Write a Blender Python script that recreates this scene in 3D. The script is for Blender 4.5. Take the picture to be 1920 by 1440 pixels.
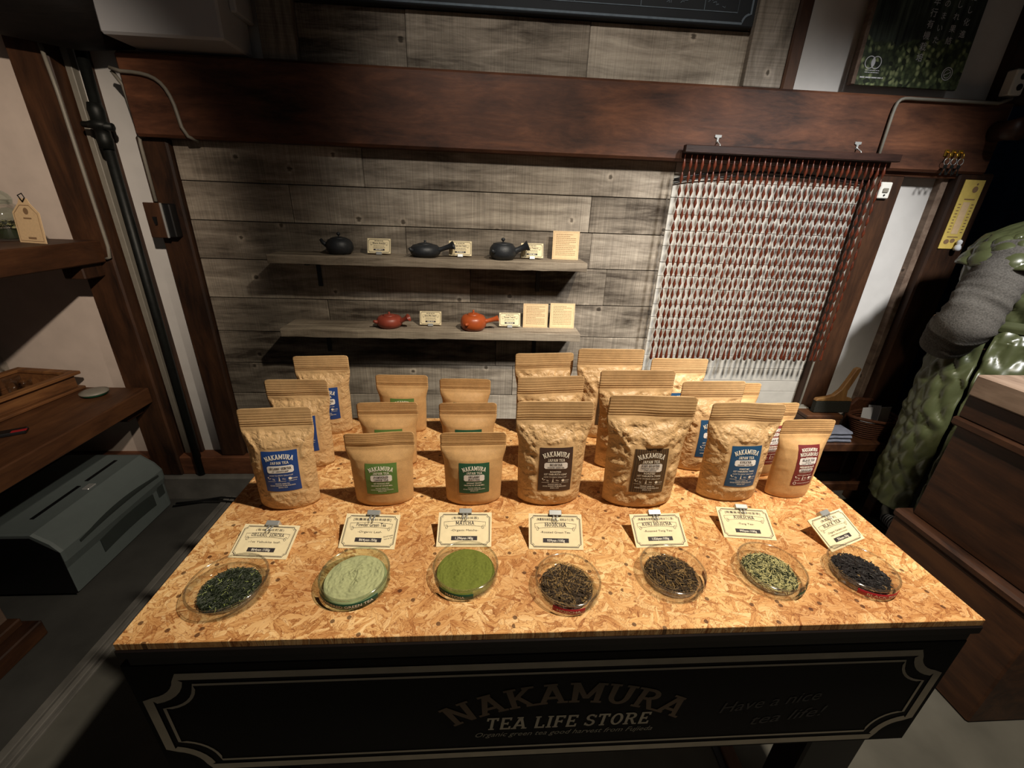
import bpy, bmesh, math, random
from mathutils import Vector, Matrix, noise, Euler

for _o in list(bpy.data.objects):
    bpy.data.objects.remove(_o, do_unlink=True)
SC = bpy.context.scene
COL = SC.collection
PI = math.pi
random.seed(7)

# ------------------------------------------------------------------ camera
cam_d = bpy.data.cameras.new('camera')
cam_d.sensor_width = 36.0
cam_d.lens = 795.2 / 1920 * 36.0
cam_d.clip_start = 0.02
cam = bpy.data.objects.new('camera', cam_d)
COL.objects.link(cam)
def camera_matrix(yaw, pitch, roll, loc):
    cy, sy, cp, sp = math.cos(yaw), math.sin(yaw), math.cos(pitch), math.sin(pitch)
    fwd = Vector((sy * cp, cy * cp, -sp))
    right = Vector((cy, -sy, 0))
    down = -right.cross(fwd)
    cr, sr = math.cos(roll), math.sin(roll)
    r2 = cr * right + sr * down
    d2 = -sr * right + cr * down
    m = Matrix((r2, -d2, -fwd)).transposed().to_4x4()
    m.translation = loc
    return m
cam.matrix_world = camera_matrix(math.radians(4.033), math.radians(23.151), math.radians(-2.183), Vector((0, 0, 1.285)))
SC.camera = cam

# ------------------------------------------------------------------ world, lights, exposure
SC.view_settings.view_transform = 'Standard'
SC.view_settings.look = 'None'
SC.view_settings.gamma = 1.0
SC.view_settings.use_curve_mapping = False
SC.view_settings.exposure = 0.0
world = bpy.data.worlds.new('room_ambient')
SC.world = world
world.use_nodes = True
world.node_tree.nodes['Background'].inputs[0].default_value = (1.0, 0.93, 0.86, 1)
world.node_tree.nodes['Background'].inputs[1].default_value = 0.06

def spot(name, loc, target, power, color, angle, blend, radius=0.03):
    d = bpy.data.lights.new(name, 'SPOT')
    d.energy = power; d.color = color; d.spot_size = math.radians(angle); d.spot_blend = blend
    d.shadow_soft_size = radius
    o = bpy.data.objects.new(name, d)
    COL.objects.link(o)
    o.location = loc
    o.rotation_euler = (Vector(target) - Vector(loc)).to_track_quat('-Z', 'Y').to_euler()
    return o
spot('ceiling_spot_over_table', (0.72, 0.32, 2.35), (0.48, 0.68, 0.75), 165, (1.0, 0.88, 0.71), 98, 0.80, 0.03)
spot('ceiling_spot_at_wall', (1.35, -0.10, 2.60), (1.05, 1.70, 0.50), 335, (1.0, 0.985, 0.96), 51, 0.65, 0.11)
spot('added_fill_left_shelves', (0.20, -0.30, 2.20), (-2.02, 1.70, 0.94), 200, (1.0, 0.84, 0.68), 40, 0.85, 0.03)  # added fill, stands in for lamp spill on the left wall
spot('added_fill_beam', (0.05, -0.15, 2.60), (0.34, 1.70, 1.38), 92, (1.0, 0.93, 0.84), 50, 0.85, 0.06)  # added fill from the front, brightens the beam and central planks

# ------------------------------------------------------------------ node helpers
def lin(h):
    h = h.lstrip('#')
    v = [int(h[i:i + 2], 16) / 255 for i in (0, 2, 4)]
    return tuple((c / 12.92 if c <= 0.04045 else ((c + 0.055) / 1.055) ** 2.4) for c in v) + (1.0,)
class NT:
    def __init__(self, name):
        self.m = bpy.data.materials.new(name)
        self.m.use_nodes = True
        self.t = self.m.node_tree
        self.b = self.t.nodes['Principled BSDF']
        self.out = self.t.nodes['Material Output']
    def n(self, ty, props=None, **ins):
        nd = self.t.nodes.new(ty)
        for k, v in (props or {}).items():
            setattr(nd, k, v)
        for k, v in ins.items():
            key = int(k[1:]) if k[0] == 'i' and k[1:].isdigit() else k.replace('_', ' ')
            self.set(nd, key, v)
        return nd
    def set(self, nd, key, v):
        s = nd.inputs[key]
        if isinstance(v, bpy.types.NodeSocket):
            self.t.links.new(v, s)
        elif isinstance(v, bpy.types.Node):
            self.t.links.new(v.outputs[0], s)
        else:
            s.default_value = v
    def math(self, op, a, b=0.0):
        return self.n('ShaderNodeMath', {'operation': op}, i0=a, i1=b).outputs[0]
    def mix(self, f, a, b, bt='MIX'):
        nd = self.n('ShaderNodeMix', {'data_type': 'RGBA', 'blend_type': bt})
        self.set(nd, 0, f); self.set(nd, 6, a); self.set(nd, 7, b)
        return nd.outputs[2]
    def ramp(self, f, stops, interp='LINEAR'):
        nd = self.n('ShaderNodeValToRGB', None, i0=f)
        e = nd.color_ramp.elements
        nd.color_ramp.interpolation = interp
        while len(e) < len(stops):
            e.new(0.5)
        for el, (p, c) in zip(e, stops):
            el.position = p
            el.color = c if len(c) == 4 else tuple(c) + (1.0,)
        return nd.outputs[0]
    def coords(self, scale=(1, 1, 1), rot=(0, 0, 0), rnd=True, which='Object'):
        tc = self.n('ShaderNodeTexCoord')
        src = tc.outputs[which]
        if rnd:
            oi = self.n('ShaderNodeObjectInfo')
            off = self.math('MULTIPLY', oi.outputs['Random'], 37.0)
            src = self.n('ShaderNodeVectorMath', {'operation': 'ADD'}, i0=src, i1=off).outputs[0]
        mp = self.n('ShaderNodeMapping')
        self.set(mp, 0, src)
        mp.inputs['Scale'].default_value = scale
        mp.inputs['Rotation'].default_value = rot
        return mp.outputs[0]
    def noise(self, vec, scale, detail=4, rough=0.55, dist=0.0):
        nd = self.n('ShaderNodeTexNoise', None, Vector=vec, Scale=scale, Detail=detail, Roughness=rough, Distortion=dist)
        return nd.outputs[0]
    def bump(self, h, strength=0.3, dist=0.002):
        nd = self.n('ShaderNodeBump', None, Strength=strength, Distance=dist, Height=h)
        self.t.links.new(nd.outputs[0], self.b.inputs['Normal'])
    def fin(self, col=None, rough=None, metal=None, spec=None):
        if col is not None: self.set(self.b, 'Base Color', col)
        if rough is not None: self.set(self.b, 'Roughness', rough)
        if metal is not None: self.set(self.b, 'Metallic', metal)
        if spec is not None: self.set(self.b, 'Specular IOR Level', spec)
        return self.m

def plain(name, hexcol, rough=0.6, metal=0.0, var=0.12, scale=30, spec=0.5, bump=0.0):
    t = NT(name)
    c = lin(hexcol)
    v = t.noise(t.coords(rnd=True), scale, 4)
    lo = tuple(x * (1 - var) for x in c[:3]) + (1,)
    hi = tuple(min(1, x * (1 + var)) for x in c[:3]) + (1,)
    t.set(t.b, 'Base Color', t.ramp(v, [(0.3, lo), (0.7, hi)]))
    if bump:
        t.bump(v, bump, 0.002)
    return t.fin(None, rough, metal, spec)

def wood(name, dark, mid, light, axis='X', scale=1.0, rough=0.65, knots=0.0, saw=0.0, bump=0.25, var=0.5, spec=0.4):
    """grain runs along axis; every object gets its own offset and tone"""
    t = NT(name)
    k = 9.0 * scale
    sc = {'X': (1.2, k, k), 'Y': (k, 1.2, k), 'Z': (k, k, 1.2)}[axis]
    co = t.coords(sc)
    g = t.noise(co, 3.0, 8, 0.62, 0.6)
    big = t.noise(t.coords((2, 2, 2)), 2.2, 3)
    fine = t.noise(co, 22.0, 4, 0.7)
    f = t.math('ADD', t.math('MULTIPLY', g, 0.7), t.math('ADD', t.math('MULTIPLY', big, 0.35), t.math('MULTIPLY', fine, 0.18)))
    oi = t.n('ShaderNodeObjectInfo')
    tone = t.math('ADD', t.math('MULTIPLY', oi.outputs['Random'], 0.24 * var * 2), -0.12 * var * 2 - 0.11)
    f = t.math('ADD', f, tone)
    col = t.ramp(f, [(0.30, lin(dark)), (0.50, lin(mid)), (0.72, lin(light))])
    h = g
    if knots:
        ks = {'X': (6.5, 6.5, 6.5), 'Y': (6.5, 6.5, 6.5), 'Z': (6.5, 6.5, 6.5)}[axis]
        kx = t.n('ShaderNodeSeparateXYZ', None, i0=t.coords(ks))
        kv = t.n('ShaderNodeCombineXYZ', None, i0=kx.outputs[1 if axis == 'Y' else 0], i1=kx.outputs[2])
        vo = t.n('ShaderNodeTexVoronoi', {'feature': 'F1', 'voronoi_dimensions': '2D'}, Vector=kv.outputs[0], Scale=1.0, Randomness=1.0)
        d = t.math('ADD', vo.outputs['Distance'], t.math('ADD', t.math('MULTIPLY', fine, 0.10), t.math('MULTIPLY', g, 0.10)))
        ring = t.ramp(d, [(0.0, (0.12, 0.11, 0.10, 1)), (0.135, (0.2, 0.19, 0.18, 1)), (0.165, (0.74, 0.74, 0.74, 1)), (0.23, (0.5, 0.5, 0.5, 1)), (0.3, (0.5, 0.5, 0.5, 1))])
        rare = t.math('GREATER_THAN', t.n('ShaderNodeSeparateColor', None, i0=vo.outputs['Color']).outputs[0], 1.0 - knots)
        col = t.mix(rare, col, t.mix(1.0, col, ring, 'OVERLAY'))
    if saw:
        wv = {'X': (90, 0, 1), 'Z': (1, 0, 90), 'Y': (0, 90, 1)}[axis]
        s = t.noise(t.coords(wv), 3.0, 2)
        col = t.mix(saw, col, t.ramp(s, [(0.35, (0.25, 0.25, 0.25, 1)), (0.65, (0.75, 0.75, 0.75, 1))]), 'OVERLAY')
        h = t.math('ADD', g, t.math('MULTIPLY', s, 0.4))
    t.bump(h, bump, 0.003)
    return t.fin(col, rough, None, spec)

def osb_material():
    t = NT('osb')
    tc = t.n('ShaderNodeTexCoord').outputs['Object']
    warp = t.n('ShaderNodeTexNoise', None, Vector=tc, Scale=60.0, Detail=3.0)
    w2 = t.n('ShaderNodeVectorMath', {'operation': 'SCALE'})
    t.set(w2, 0, t.n('ShaderNodeVectorMath', {'operation': 'SUBTRACT'}, i0=warp.outputs[1], i1=(0.5, 0.5, 0.5)).outputs[0])
    w2.inputs['Scale'].default_value = 0.008
    base = t.n('ShaderNodeVectorMath', {'operation': 'ADD'}, i0=tc, i1=w2.outputs[0]).outputs[0]
    best = None; val = None; edge = None
    for i, (ang, lx, ly) in enumerate([(8, .052, .0085), (42, .045, .0075), (-30, .050, .0095), (78, .040, .0070), (-68, .042, .0080), (20, .066, .0110), (-12, .034, .0060), (60, .030, .0060), (-48, .036, .0065)]):
        mp = t.n('ShaderNodeMapping', {'vector_type': 'TEXTURE'})
        t.set(mp, 0, base)
        mp.inputs['Rotation'].default_value = (0, 0, math.radians(ang))
        mp.inputs['Location'].default_value = (0.37 * i, 0.19 * i, 0)
        mp.inputs['Scale'].default_value = (lx, ly, 1)
        vo = t.n('ShaderNodeTexVoronoi', {'voronoi_dimensions': '2D', 'feature': 'F1', 'distance': 'EUCLIDEAN'}, Vector=mp.outputs[0], Scale=1.0, Randomness=1.0)
        sp = t.n('ShaderNodeSeparateColor', None, i0=vo.outputs['Color'])
        gr = t.n('ShaderNodeTexNoise', {'noise_dimensions': '2D'}, Vector=t.n('ShaderNodeVectorMath', {'operation': 'MULTIPLY'}, i0=mp.outputs[0], i1=(1.2, 2.6, 1.0)).outputs[0], Scale=1.6, Detail=5.0, Roughness=0.72).outputs[0]
        p = t.math('SUBTRACT', sp.outputs[0], t.math('MULTIPLY', vo.outputs['Distance'], 0.55))
        v = t.math('ADD', t.math('MULTIPLY', sp.outputs[1], 0.40), t.math('MULTIPLY', gr, 0.75))
        if best is None:
            best, val = p, v
        else:
            diff = t.math('SUBTRACT', p, best)
            win = t.math('GREATER_THAN', diff, 0.0)
            ad = t.math('ABSOLUTE', diff)
            edge = ad if edge is None else t.math('MINIMUM', edge, ad)
            mx = t.n('ShaderNodeMix', {'data_type': 'FLOAT'})
            t.set(mx, 0, win); t.set(mx, 2, val); t.set(mx, 3, v)
            val = mx.outputs[0]
            best = t.math('MAXIMUM', p, best)
    col = t.ramp(val, [(0.22, lin('#7e451c')), (0.38, lin('#b8804a')), (0.52, lin('#d6a468')), (0.70, lin('#e6bb80')), (0.92, lin('#f4d6a4'))])
    ek = t.ramp(edge, [(0.0, lin('#9a6a3c')), (0.03, (1, 1, 1, 1))])
    col = t.mix(0.75, col, ek, 'MULTIPLY')
    blot = t.noise(tc, 9.0, 3)
    col = t.mix(0.6, col, t.ramp(blot, [(0.3, lin('#b98d6a')), (0.6, (1, 1, 1, 1))]), 'MULTIPLY')
    fleck = t.n('ShaderNodeTexVoronoi', {'voronoi_dimensions': '2D'}, Vector=tc, Scale=48.0, Randomness=1.0)
    fr = t.math('GREATER_THAN', t.n('ShaderNodeSeparateColor', None, i0=fleck.outputs['Color']).outputs[0], 0.86)
    fd = t.math('LESS_THAN', fleck.outputs['Distance'], 0.15)
    col = t.mix(t.math('MULTIPLY', t.math('MULTIPLY', fr, fd), 0.8), col, lin('#40200f'))
    t.bump(t.math('ADD', best, t.math('MULTIPLY', val, 0.3)), 0.35, 0.0012)
    return t.fin(col, 0.55, None, 0.35)

def kraft_material(name='kraft_paper', base='#c49b68', crumple=0.0):
    t = NT(name)
    co = t.coords()
    a = t.noise(co, 60, 5, 0.6)
    b = t.noise(co, 700, 3, 0.6)
    f = t.math('ADD', t.math('MULTIPLY', a, 0.5), t.math('MULTIPLY', b, 0.5))
    c = lin(base)
    lo = tuple(x * 0.82 for x in c[:3]) + (1,); hi = tuple(min(1, x * 1.15) for x in c[:3]) + (1,)
    if crumple:
        wco = t.n('ShaderNodeVectorMath', {'operation': 'ADD'}, i0=co, i1=t.n('ShaderNodeVectorMath', {'operation': 'SCALE'}, i0=t.n('ShaderNodeTexNoise', None, Vector=co, Scale=60.0).outputs[1], Scale=0.012).outputs[0]).outputs[0]
        v1 = t.n('ShaderNodeTexVoronoi', {'feature': 'DISTANCE_TO_EDGE'}, Vector=wco, Scale=75.0).outputs[0]
        v2 = t.n('ShaderNodeTexVoronoi', {'feature': 'DISTANCE_TO_EDGE'}, Vector=wco, Scale=150.0).outputs[0]
        h = t.math('ADD', t.math('MULTIPLY', t.math('MINIMUM', v1, 0.35), 1.0), t.math('MULTIPLY', t.math('MINIMUM', v2, 0.3), 0.5))
        at = t.n('ShaderNodeAttribute', {'attribute_name': 'crumple'})
        t.bump(t.math('MULTIPLY', t.math('ADD', h, t.math('MULTIPLY', a, 0.2)), at.outputs['Fac']), crumple, 0.004)
    else:
        t.bump(a, 0.25, 0.0012)
    return t.fin(t.ramp(f, [(0.35, lo), (0.65, hi)]), 0.48, None, 0.45)

def glass_material(name, tint, k=0.20, add=0.03, rough=0.03):
    t = NT(name)
    tr = t.n('ShaderNodeBsdfTransparent'); tr.inputs[0].default_value = tint
    gl = t.n('ShaderNodeBsdfGlossy'); gl.inputs['Roughness'].default_value = rough
    lw = t.n('ShaderNodeFresnel'); lw.inputs[0].default_value = 1.5
    f = t.math('ADD', t.math('MULTIPLY', lw.outputs[0], k), add)
    mx = t.n('ShaderNodeMixShader', None, i0=f, i1=tr.outputs[0], i2=gl.outputs[0])
    t.t.links.new(mx.outputs[0], t.out.inputs['Surface'])
    return t.m

MT = {}
MT['plank'] = wood('weathered_plank', '#3f372f', '#83796c', '#b5aa9a', 'X', 1.0, 0.8, 0.36, 0.35, 0.4, 0.45, 0.2)
MT['plank_v'] = wood('weathered_plank_upright', '#3b352f', '#756c61', '#a0968a', 'Z', 1.0, 0.8, 0.30, 0.3, 0.35, 0.4, 0.2)
MT['shelf'] = wood('weathered_shelf', '#453a30', '#887c6c', '#b3a692', 'X', 1.6, 0.8, 0.15, 0.1, 0.5, 0.3, 0.2)
MT['beam'] = wood('old_beam', '#27140c', '#593624', '#855438', 'X', 0.55, 0.6, 0.0, 0.0, 0.4, 0.3, 0.35)
MT['post'] = wood('old_post', '#1e110a', '#3c2516', '#563722', 'Z', 0.8, 0.55, 0.0, 0.0, 0.25, 0.4, 0.35)
MT['post_y'] = wood('old_timber', '#22130a', '#452a18', '#5f3d24', 'Y', 0.8, 0.55, 0.0, 0.0, 0.25, 0.4, 0.35)
MT['log'] = wood('smoked_log', '#070605', '#120e0c', '#1e1815', 'X', 0.8, 0.7, 0.0, 0.0, 0.5, 0.3, 0.25)
MT['chest'] = wood('chest_wood', '#1c0f09', '#3d2415', '#5a3820', 'Y', 0.9, 0.5, 0.0, 0.0, 0.25, 0.3, 0.4)
MT['chest_lid'] = wood('greyed_board', '#45362d', '#6a574a', '#8c7868', 'Y', 0.9, 0.7, 0.2, 0.0, 0.3, 0.3, 0.3)
MT['dark_table'] = wood('dark_stained_wood', '#090504', '#120a08', '#1d100b', 'X', 0.8, 0.45, 0.0, 0.0, 0.15, 0.2, 0.4)
MT['box_wood'] = wood('box_wood', '#3a2413', '#6b4526', '#8d6238', 'Y', 1.2, 0.6, 0.0, 0.0, 0.25, 0.3)
MT['brush_wood'] = wood('brush_wood', '#4d3119', '#74502c', '#95703f', 'Z', 1.4, 0.6, 0.0, 0.0, 0.2, 0.2)
MT['osb'] = osb_material()
MT['kraft'] = kraft_material()
MT['kraft_crumpled'] = kraft_material('crumpled_kraft_paper', '#c8a475', 0.65)
MT['glass'] = glass_material('clear_dish_glass', (0.975, 0.98, 0.97, 1))
MT['rim'] = glass_material('rim_glass', (0.99, 0.99, 0.985, 1), 0.30, 0.10, 0.10)
MT['glass_g'] = glass_material('greenish_dish_glass', (0.90, 0.97, 0.94, 1))
MT['plaster'] = plain('white_plaster', '#c9c6c2', 0.9, 0, 0.05, 14, 0.2, 0.15)
MT['plaster_w'] = plain('warm_plaster', '#c6b7ab', 0.9, 0, 0.06, 14, 0.2, 0.15)
MT['board_w'] = plain('white_painted_board', '#bdb8ae', 0.75, 0, 0.08, 20, 0.3, 0.3)
MT['ac'] = plain('white_casing', '#b9babd', 0.6, 0, 0.03, 10)
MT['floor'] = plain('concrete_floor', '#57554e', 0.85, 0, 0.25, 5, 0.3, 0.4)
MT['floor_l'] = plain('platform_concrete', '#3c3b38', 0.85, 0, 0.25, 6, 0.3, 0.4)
MT['stone'] = plain('grey_footing', '#66635e', 0.9, 0, 0.3, 9, 0.2, 0.5)
MT['iron'] = plain('dark_iron_pipe', '#1f211f', 0.5, 0.6, 0.2, 60, 0.5, 0.2)
MT['conduit'] = plain('grey_conduit', '#7d786d', 0.5, 0, 0.08, 40)
MT['black'] = plain('black_plastic', '#0f0f10', 0.45)
MT['chrome'] = plain('chrome', '#c4c6c4', 0.28, 0.55, 0.03)
MT['white_p'] = plain('white_plastic', '#dcdad2', 0.4, 0, 0.03)
MT['brass'] = plain('brass', '#b9933c', 0.35, 0.9, 0.1)
MT['card'] = plain('cream_card', '#ecdcb4', 0.8, 0, 0.05, 90, 0.25)
MT['note'] = plain('tan_card', '#dcbd92', 0.8, 0, 0.06, 120, 0.25)
MT['ink'] = plain('dark_ink', '#2c2528', 0.7, 0, 0.05)
MT['ink_soft'] = plain('brown_print', '#8a6c4d', 0.8, 0, 0.05)
MT['ink_w'] = plain('white_ink', '#f1ead9', 0.7, 0, 0.03)
MT['pill'] = plain('white_plaque', '#e6e1da', 0.6, 0, 0.03)
MT['bead'] = plain('red_brown_bead', '#562616', 0.28, 0, 0.35, 40, 0.6)
MT['rod'] = wood('dark_rod', '#1c100c', '#33201a', '#4a3128', 'X', 1.0, 0.4)
MT['cast'] = plain('black_cast_iron', '#23262a', 0.5, 0.1, 0.2, 120, 0.5, 0.25)
MT['clay_r'] = plain('red_clay', '#8e4030', 0.42, 0, 0.2, 25, 0.5, 0.1)
MT['clay_o'] = plain('orange_clay', '#ab5026', 0.35, 0, 0.15, 25, 0.5, 0.1)
MT['navy'] = plain('navy_cloth', '#1d3049', 0.95, 0, 0.2, 60, 0.1)
MT['quilt'] = plain('olive_satin', '#41452c', 0.32, 0, 0.1, 30, 0.5)
MT['knit'] = plain('charcoal_knit', '#4a4743', 0.95, 0, 0.35, 220, 0.1, 0.6)
MT['skin'] = plain('skin', '#c79a7c', 0.55, 0, 0.05)
MT['hair'] = plain('black_hair', '#14100e', 0.5, 0, 0.2, 200)
MT['trousers'] = plain('black_trousers', '#0b0b0c', 0.9)
MT['printer'] = plain('grey_printer_case', '#626b6a', 0.5, 0, 0.04)
MT['printer_d'] = plain('printer_dark_panel', '#343a38', 0.45, 0, 0.05)
MT['bristle'] = plain('black_bristle', '#26251f', 0.9, 0, 0.4, 300, 0.2, 0.8)
MT['wicker'] = plain('brown_wicker', '#4d2c1a', 0.7, 0, 0.4, 120, 0.3, 0.6)
MT['cloth_g'] = plain('grey_cloth', '#5d5f68', 0.95, 0, 0.12, 80, 0.1)
MT['paper'] = plain('white_paper', '#d9dade', 0.8, 0, 0.03)
MT['notice'] = plain('yellow_notice', '#d9be62', 0.8, 0, 0.08, 60)
MT['sign'] = plain('sign_black', '#0d0908', 0.6, 0, 0.2, 8, 0.15)
MT['sign_line'] = plain('sign_grey_paint', '#aca089', 0.6, 0, 0.1, 30)
MT['sign_gold'] = plain('sign_bronze_paint', '#5a452f', 0.5, 0, 0.1, 30)
MT['sign_script'] = plain('sign_dim_paint', '#8f8775', 0.6, 0, 0.1, 30)
MT['sign_faint'] = plain('sign_faint_paint', '#2f2b28', 0.6, 0, 0.1, 30)
MT['chalkb'] = plain('chalkboard', '#10151a', 0.8, 0, 0.2, 8)
MT['chalk'] = plain('chalk', '#5c6770', 0.9, 0, 0.15, 60)
MT['leaf_s'] = plain('sencha_leaf', '#222b16', 0.6, 0, 0.4, 300)
MT['leaf_sl'] = plain('sencha_stem', '#8f9a55', 0.6, 0, 0.2, 200)
MT['leaf_h'] = plain('roasted_leaf', '#3a2c1c', 0.6, 0, 0.45, 300)
MT['leaf_hl'] = plain('roasted_stem', '#876c42', 0.6, 0, 0.25, 200)
MT['leaf_b'] = plain('black_leaf', '#1a1516', 0.55, 0, 0.4, 300)
MT['leaf_kd'] = plain('twig_dark', '#2c331f', 0.6, 0, 0.4, 300)
MT['leaf_kl'] = plain('twig_pale', '#b9b37d', 0.6, 0, 0.2, 200)
MT['powder'] = plain('pale_green_powder', '#a2a67c', 0.95, 0, 0.08, 300, 0.1, 0.4)
MT['matcha'] = plain('bright_green_powder', '#6a7232', 0.95, 0, 0.12, 300, 0.1, 0.4)
MT['tape_g'] = plain('green_tape', '#12402c', 0.4, 0, 0.1)
MT['tape_r'] = plain('red_tape', '#9c1f26', 0.4, 0, 0.1)
LBL = {'sen': '#1c4080', 'pow': '#5a7a3a', 'mat': '#1f5138', 'hoj': '#3f2d25', 'kuk': '#4d3824', 'kch': '#1c4a70', 'blk': '#6d2424'}
for k_, h_ in LBL.items():
    MT['lab_' + k_] = plain('label_print_' + k_, h_, 0.5, 0, 0.07, 60)

# kuki hojicha label has printed upright stripes
def striped_label():
    t = NT('label_print_striped')
    s = t.n('ShaderNodeTexWave', {'wave_type': 'BANDS', 'bands_direction': 'X'}, Vector=t.coords(rnd=False), Scale=75.0, Distortion=0.3)
    return t.fin(t.ramp(s.outputs[0], [(0.3, lin('#3a2a1c')), (0.7, lin('#5b452b'))]), 0.5)
MT['lab_kuk'] = striped_label()

# ------------------------------------------------------------------ mesh helpers
class MB:
    def __init__(s):
        s.v = []; s.f = []; s.mi = []
    def add(s, verts, faces, mi=0):
        o = len(s.v)
        s.v.extend([tuple(p) for p in verts])
        for f in faces:
            s.f.append([i + o for i in f]); s.mi.append(mi)
        return s
    def box(s, x0, x1, y0, y1, z0, z1, mi=0, m=None):
        vs = [Vector((x, y, z)) for x in (x0, x1) for y in (y0, y1) for z in (z0, z1)]
        if m is not None: vs = [m @ p for p in vs]
        s.add(vs, [(0, 1, 3, 2), (4, 6, 7, 5), (0, 4, 5, 1), (2, 3, 7, 6), (0, 2, 6, 4), (1, 5, 7, 3)], mi)
        return s
    def prism(s, pts, y0, y1, mi=0, m=None):
        """polygon in x,z extruded along y"""
        n = len(pts)
        vs = [Vector((p[0], y0, p[1])) for p in pts] + [Vector((p[0], y1, p[1])) for p in pts]
        if m is not None: vs = [m @ p for p in vs]
        s.add(vs, [list(range(n)), list(range(2 * n - 1, n - 1, -1))] + [(i, i + n, (i + 1) % n + n, (i + 1) % n) for i in range(n)], mi)
        return s
    def tube(s, pts, rad, seg=8, cap=True, mi=0):
        pts = [Vector(p) for p in pts]
        rads = rad if isinstance(rad, (list, tuple)) else [rad] * len(pts)
        up = Vector((0, 0, 1)); prev = None; vs = []
        for i, p in enumerate(pts):
            d = (pts[min(i + 1, len(pts) - 1)] - pts[max(i - 1, 0)]).normalized()
            if prev is None:
                a = d.cross(up)
                if a.length < 1e-3: a = d.cross(Vector((1, 0, 0)))
                a.normalize()
            else:
                a = (prev - d * prev.dot(d)).normalized()
            prev = a
            b = d.cross(a)
            for k in range(seg):
                t = 2 * PI * k / seg
                vs.append(p + (a * math.cos(t) + b * math.sin(t)) * rads[i])
        fs = []
        for i in range(len(pts) - 1):
            for k in range(seg):
                k2 = (k + 1) % seg
                fs.append((i * seg + k, i * seg + k2, (i + 1) * seg + k2, (i + 1) * seg + k))
        if cap:
            fs.append(list(range(seg - 1, -1, -1)))
            o = (len(pts) - 1) * seg
            fs.append([o + k for k in range(seg)])
        s.add(vs, fs, mi)
        return s
    def lathe(s, prof, seg=24, c=(0, 0, 0), mi=0, closed=False, a0=0.0, a1=2 * PI, m=None):
        full = abs(a1 - a0 - 2 * PI) < 1e-6
        cnt = seg if full else seg + 1
        vs = []; fs = []
        for r, z in prof:
            for k in range(cnt):
                t = a0 + (a1 - a0) * k / seg
                p = Vector((c[0] + r * math.cos(t), c[1] + r * math.sin(t), c[2] + z))
                vs.append(m @ p if m is not None else p)
        n = len(prof)
        for i in range(n - 1 + (1 if closed else 0)):
            i2 = (i + 1) % n
            for k in range(seg):
                k2 = (k + 1) % cnt
                fs.append((i * cnt + k, i * cnt + k2, i2 * cnt + k2, i2 * cnt + k))
        s.add(vs, fs, mi)
        return s
    def mesh(s, name='part', smooth=False):
        me = bpy.data.meshes.new(name)
        me.from_pydata(s.v, [], s.f)
        if any(s.mi):
            me.polygons.foreach_set('material_index', s.mi)
        if smooth:
            me.polygons.foreach_set('use_smooth', [True] * len(s.f))
        me.update()
        return me

def obj(name, me, mat, parent=None, bevel=0.0, smooth=False, loc=None, rot=None):
    if isinstance(me, MB): me = me.mesh(name, smooth)
    if len(me.materials) == 0:
        for m in (mat if isinstance(mat, (list, tuple)) else [mat]):
            me.materials.append(MT[m] if isinstance(m, str) else m)
    if bevel:
        bm = bmesh.new(); bm.from_mesh(me)
        bmesh.ops.recalc_face_normals(bm, faces=bm.faces)
        es = [e for e in bm.edges if len(e.link_faces) == 2 and e.calc_face_angle(0) > 0.6]
        bmesh.ops.bevel(bm, geom=es, offset=bevel, segments=1, affect='EDGES', clamp_overlap=True)
        bm.to_mesh(me); bm.free()
    o = bpy.data.objects.new(name, me)
    COL.objects.link(o)
    if parent is not None: o.parent = parent
    if loc is not None: o.location = loc
    if rot is not None: o.rotation_euler = rot
    return o
def fix_normals(me):
    bm = bmesh.new(); bm.from_mesh(me)
    bmesh.ops.remove_doubles(bm, verts=bm.verts, dist=1e-6)
    bmesh.ops.recalc_face_normals(bm, faces=bm.faces)
    bm.to_mesh(me); bm.free()
    return me
def thing(name, label, cat, loc=(0, 0, 0), rot=(0, 0, 0), group=None):
    o = bpy.data.objects.new(name, None)
    COL.objects.link(o)
    o.empty_display_size = 0.02
    o.location = loc; o.rotation_euler = rot
    return tag(o, label, cat, group)
def tag(o, label, cat, group=None):
    o['label'] = label; o['category'] = cat
    if group: o['group'] = group
    return o
def struct(o, label, cat=None):
    o['kind'] = 'structure'; o['label'] = label
    if cat: o['category'] = cat
    return o
def sroot(name, label, cat='wall', loc=(0, 0, 0)):
    o = bpy.data.objects.new(name, None); COL.objects.link(o); o.location = loc
    o.empty_display_size = 0.02
    return struct(o, label, cat)
def ss(a, b, x):
    t = max(0.0, min(1.0, (x - a) / (b - a))) if b != a else float(x > a)
    return t * t * (3 - 2 * t)
def bez(p0, p1, p2, p3, n=10):
    out = []
    for i in range(n + 1):
        t = i / n; u = 1 - t
        out.append(tuple(u**3 * a + 3 * u*u*t * b + 3 * u*t*t * c + t**3 * d for a, b, c, d in zip(p0, p1, p2, p3)))
    return out

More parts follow.
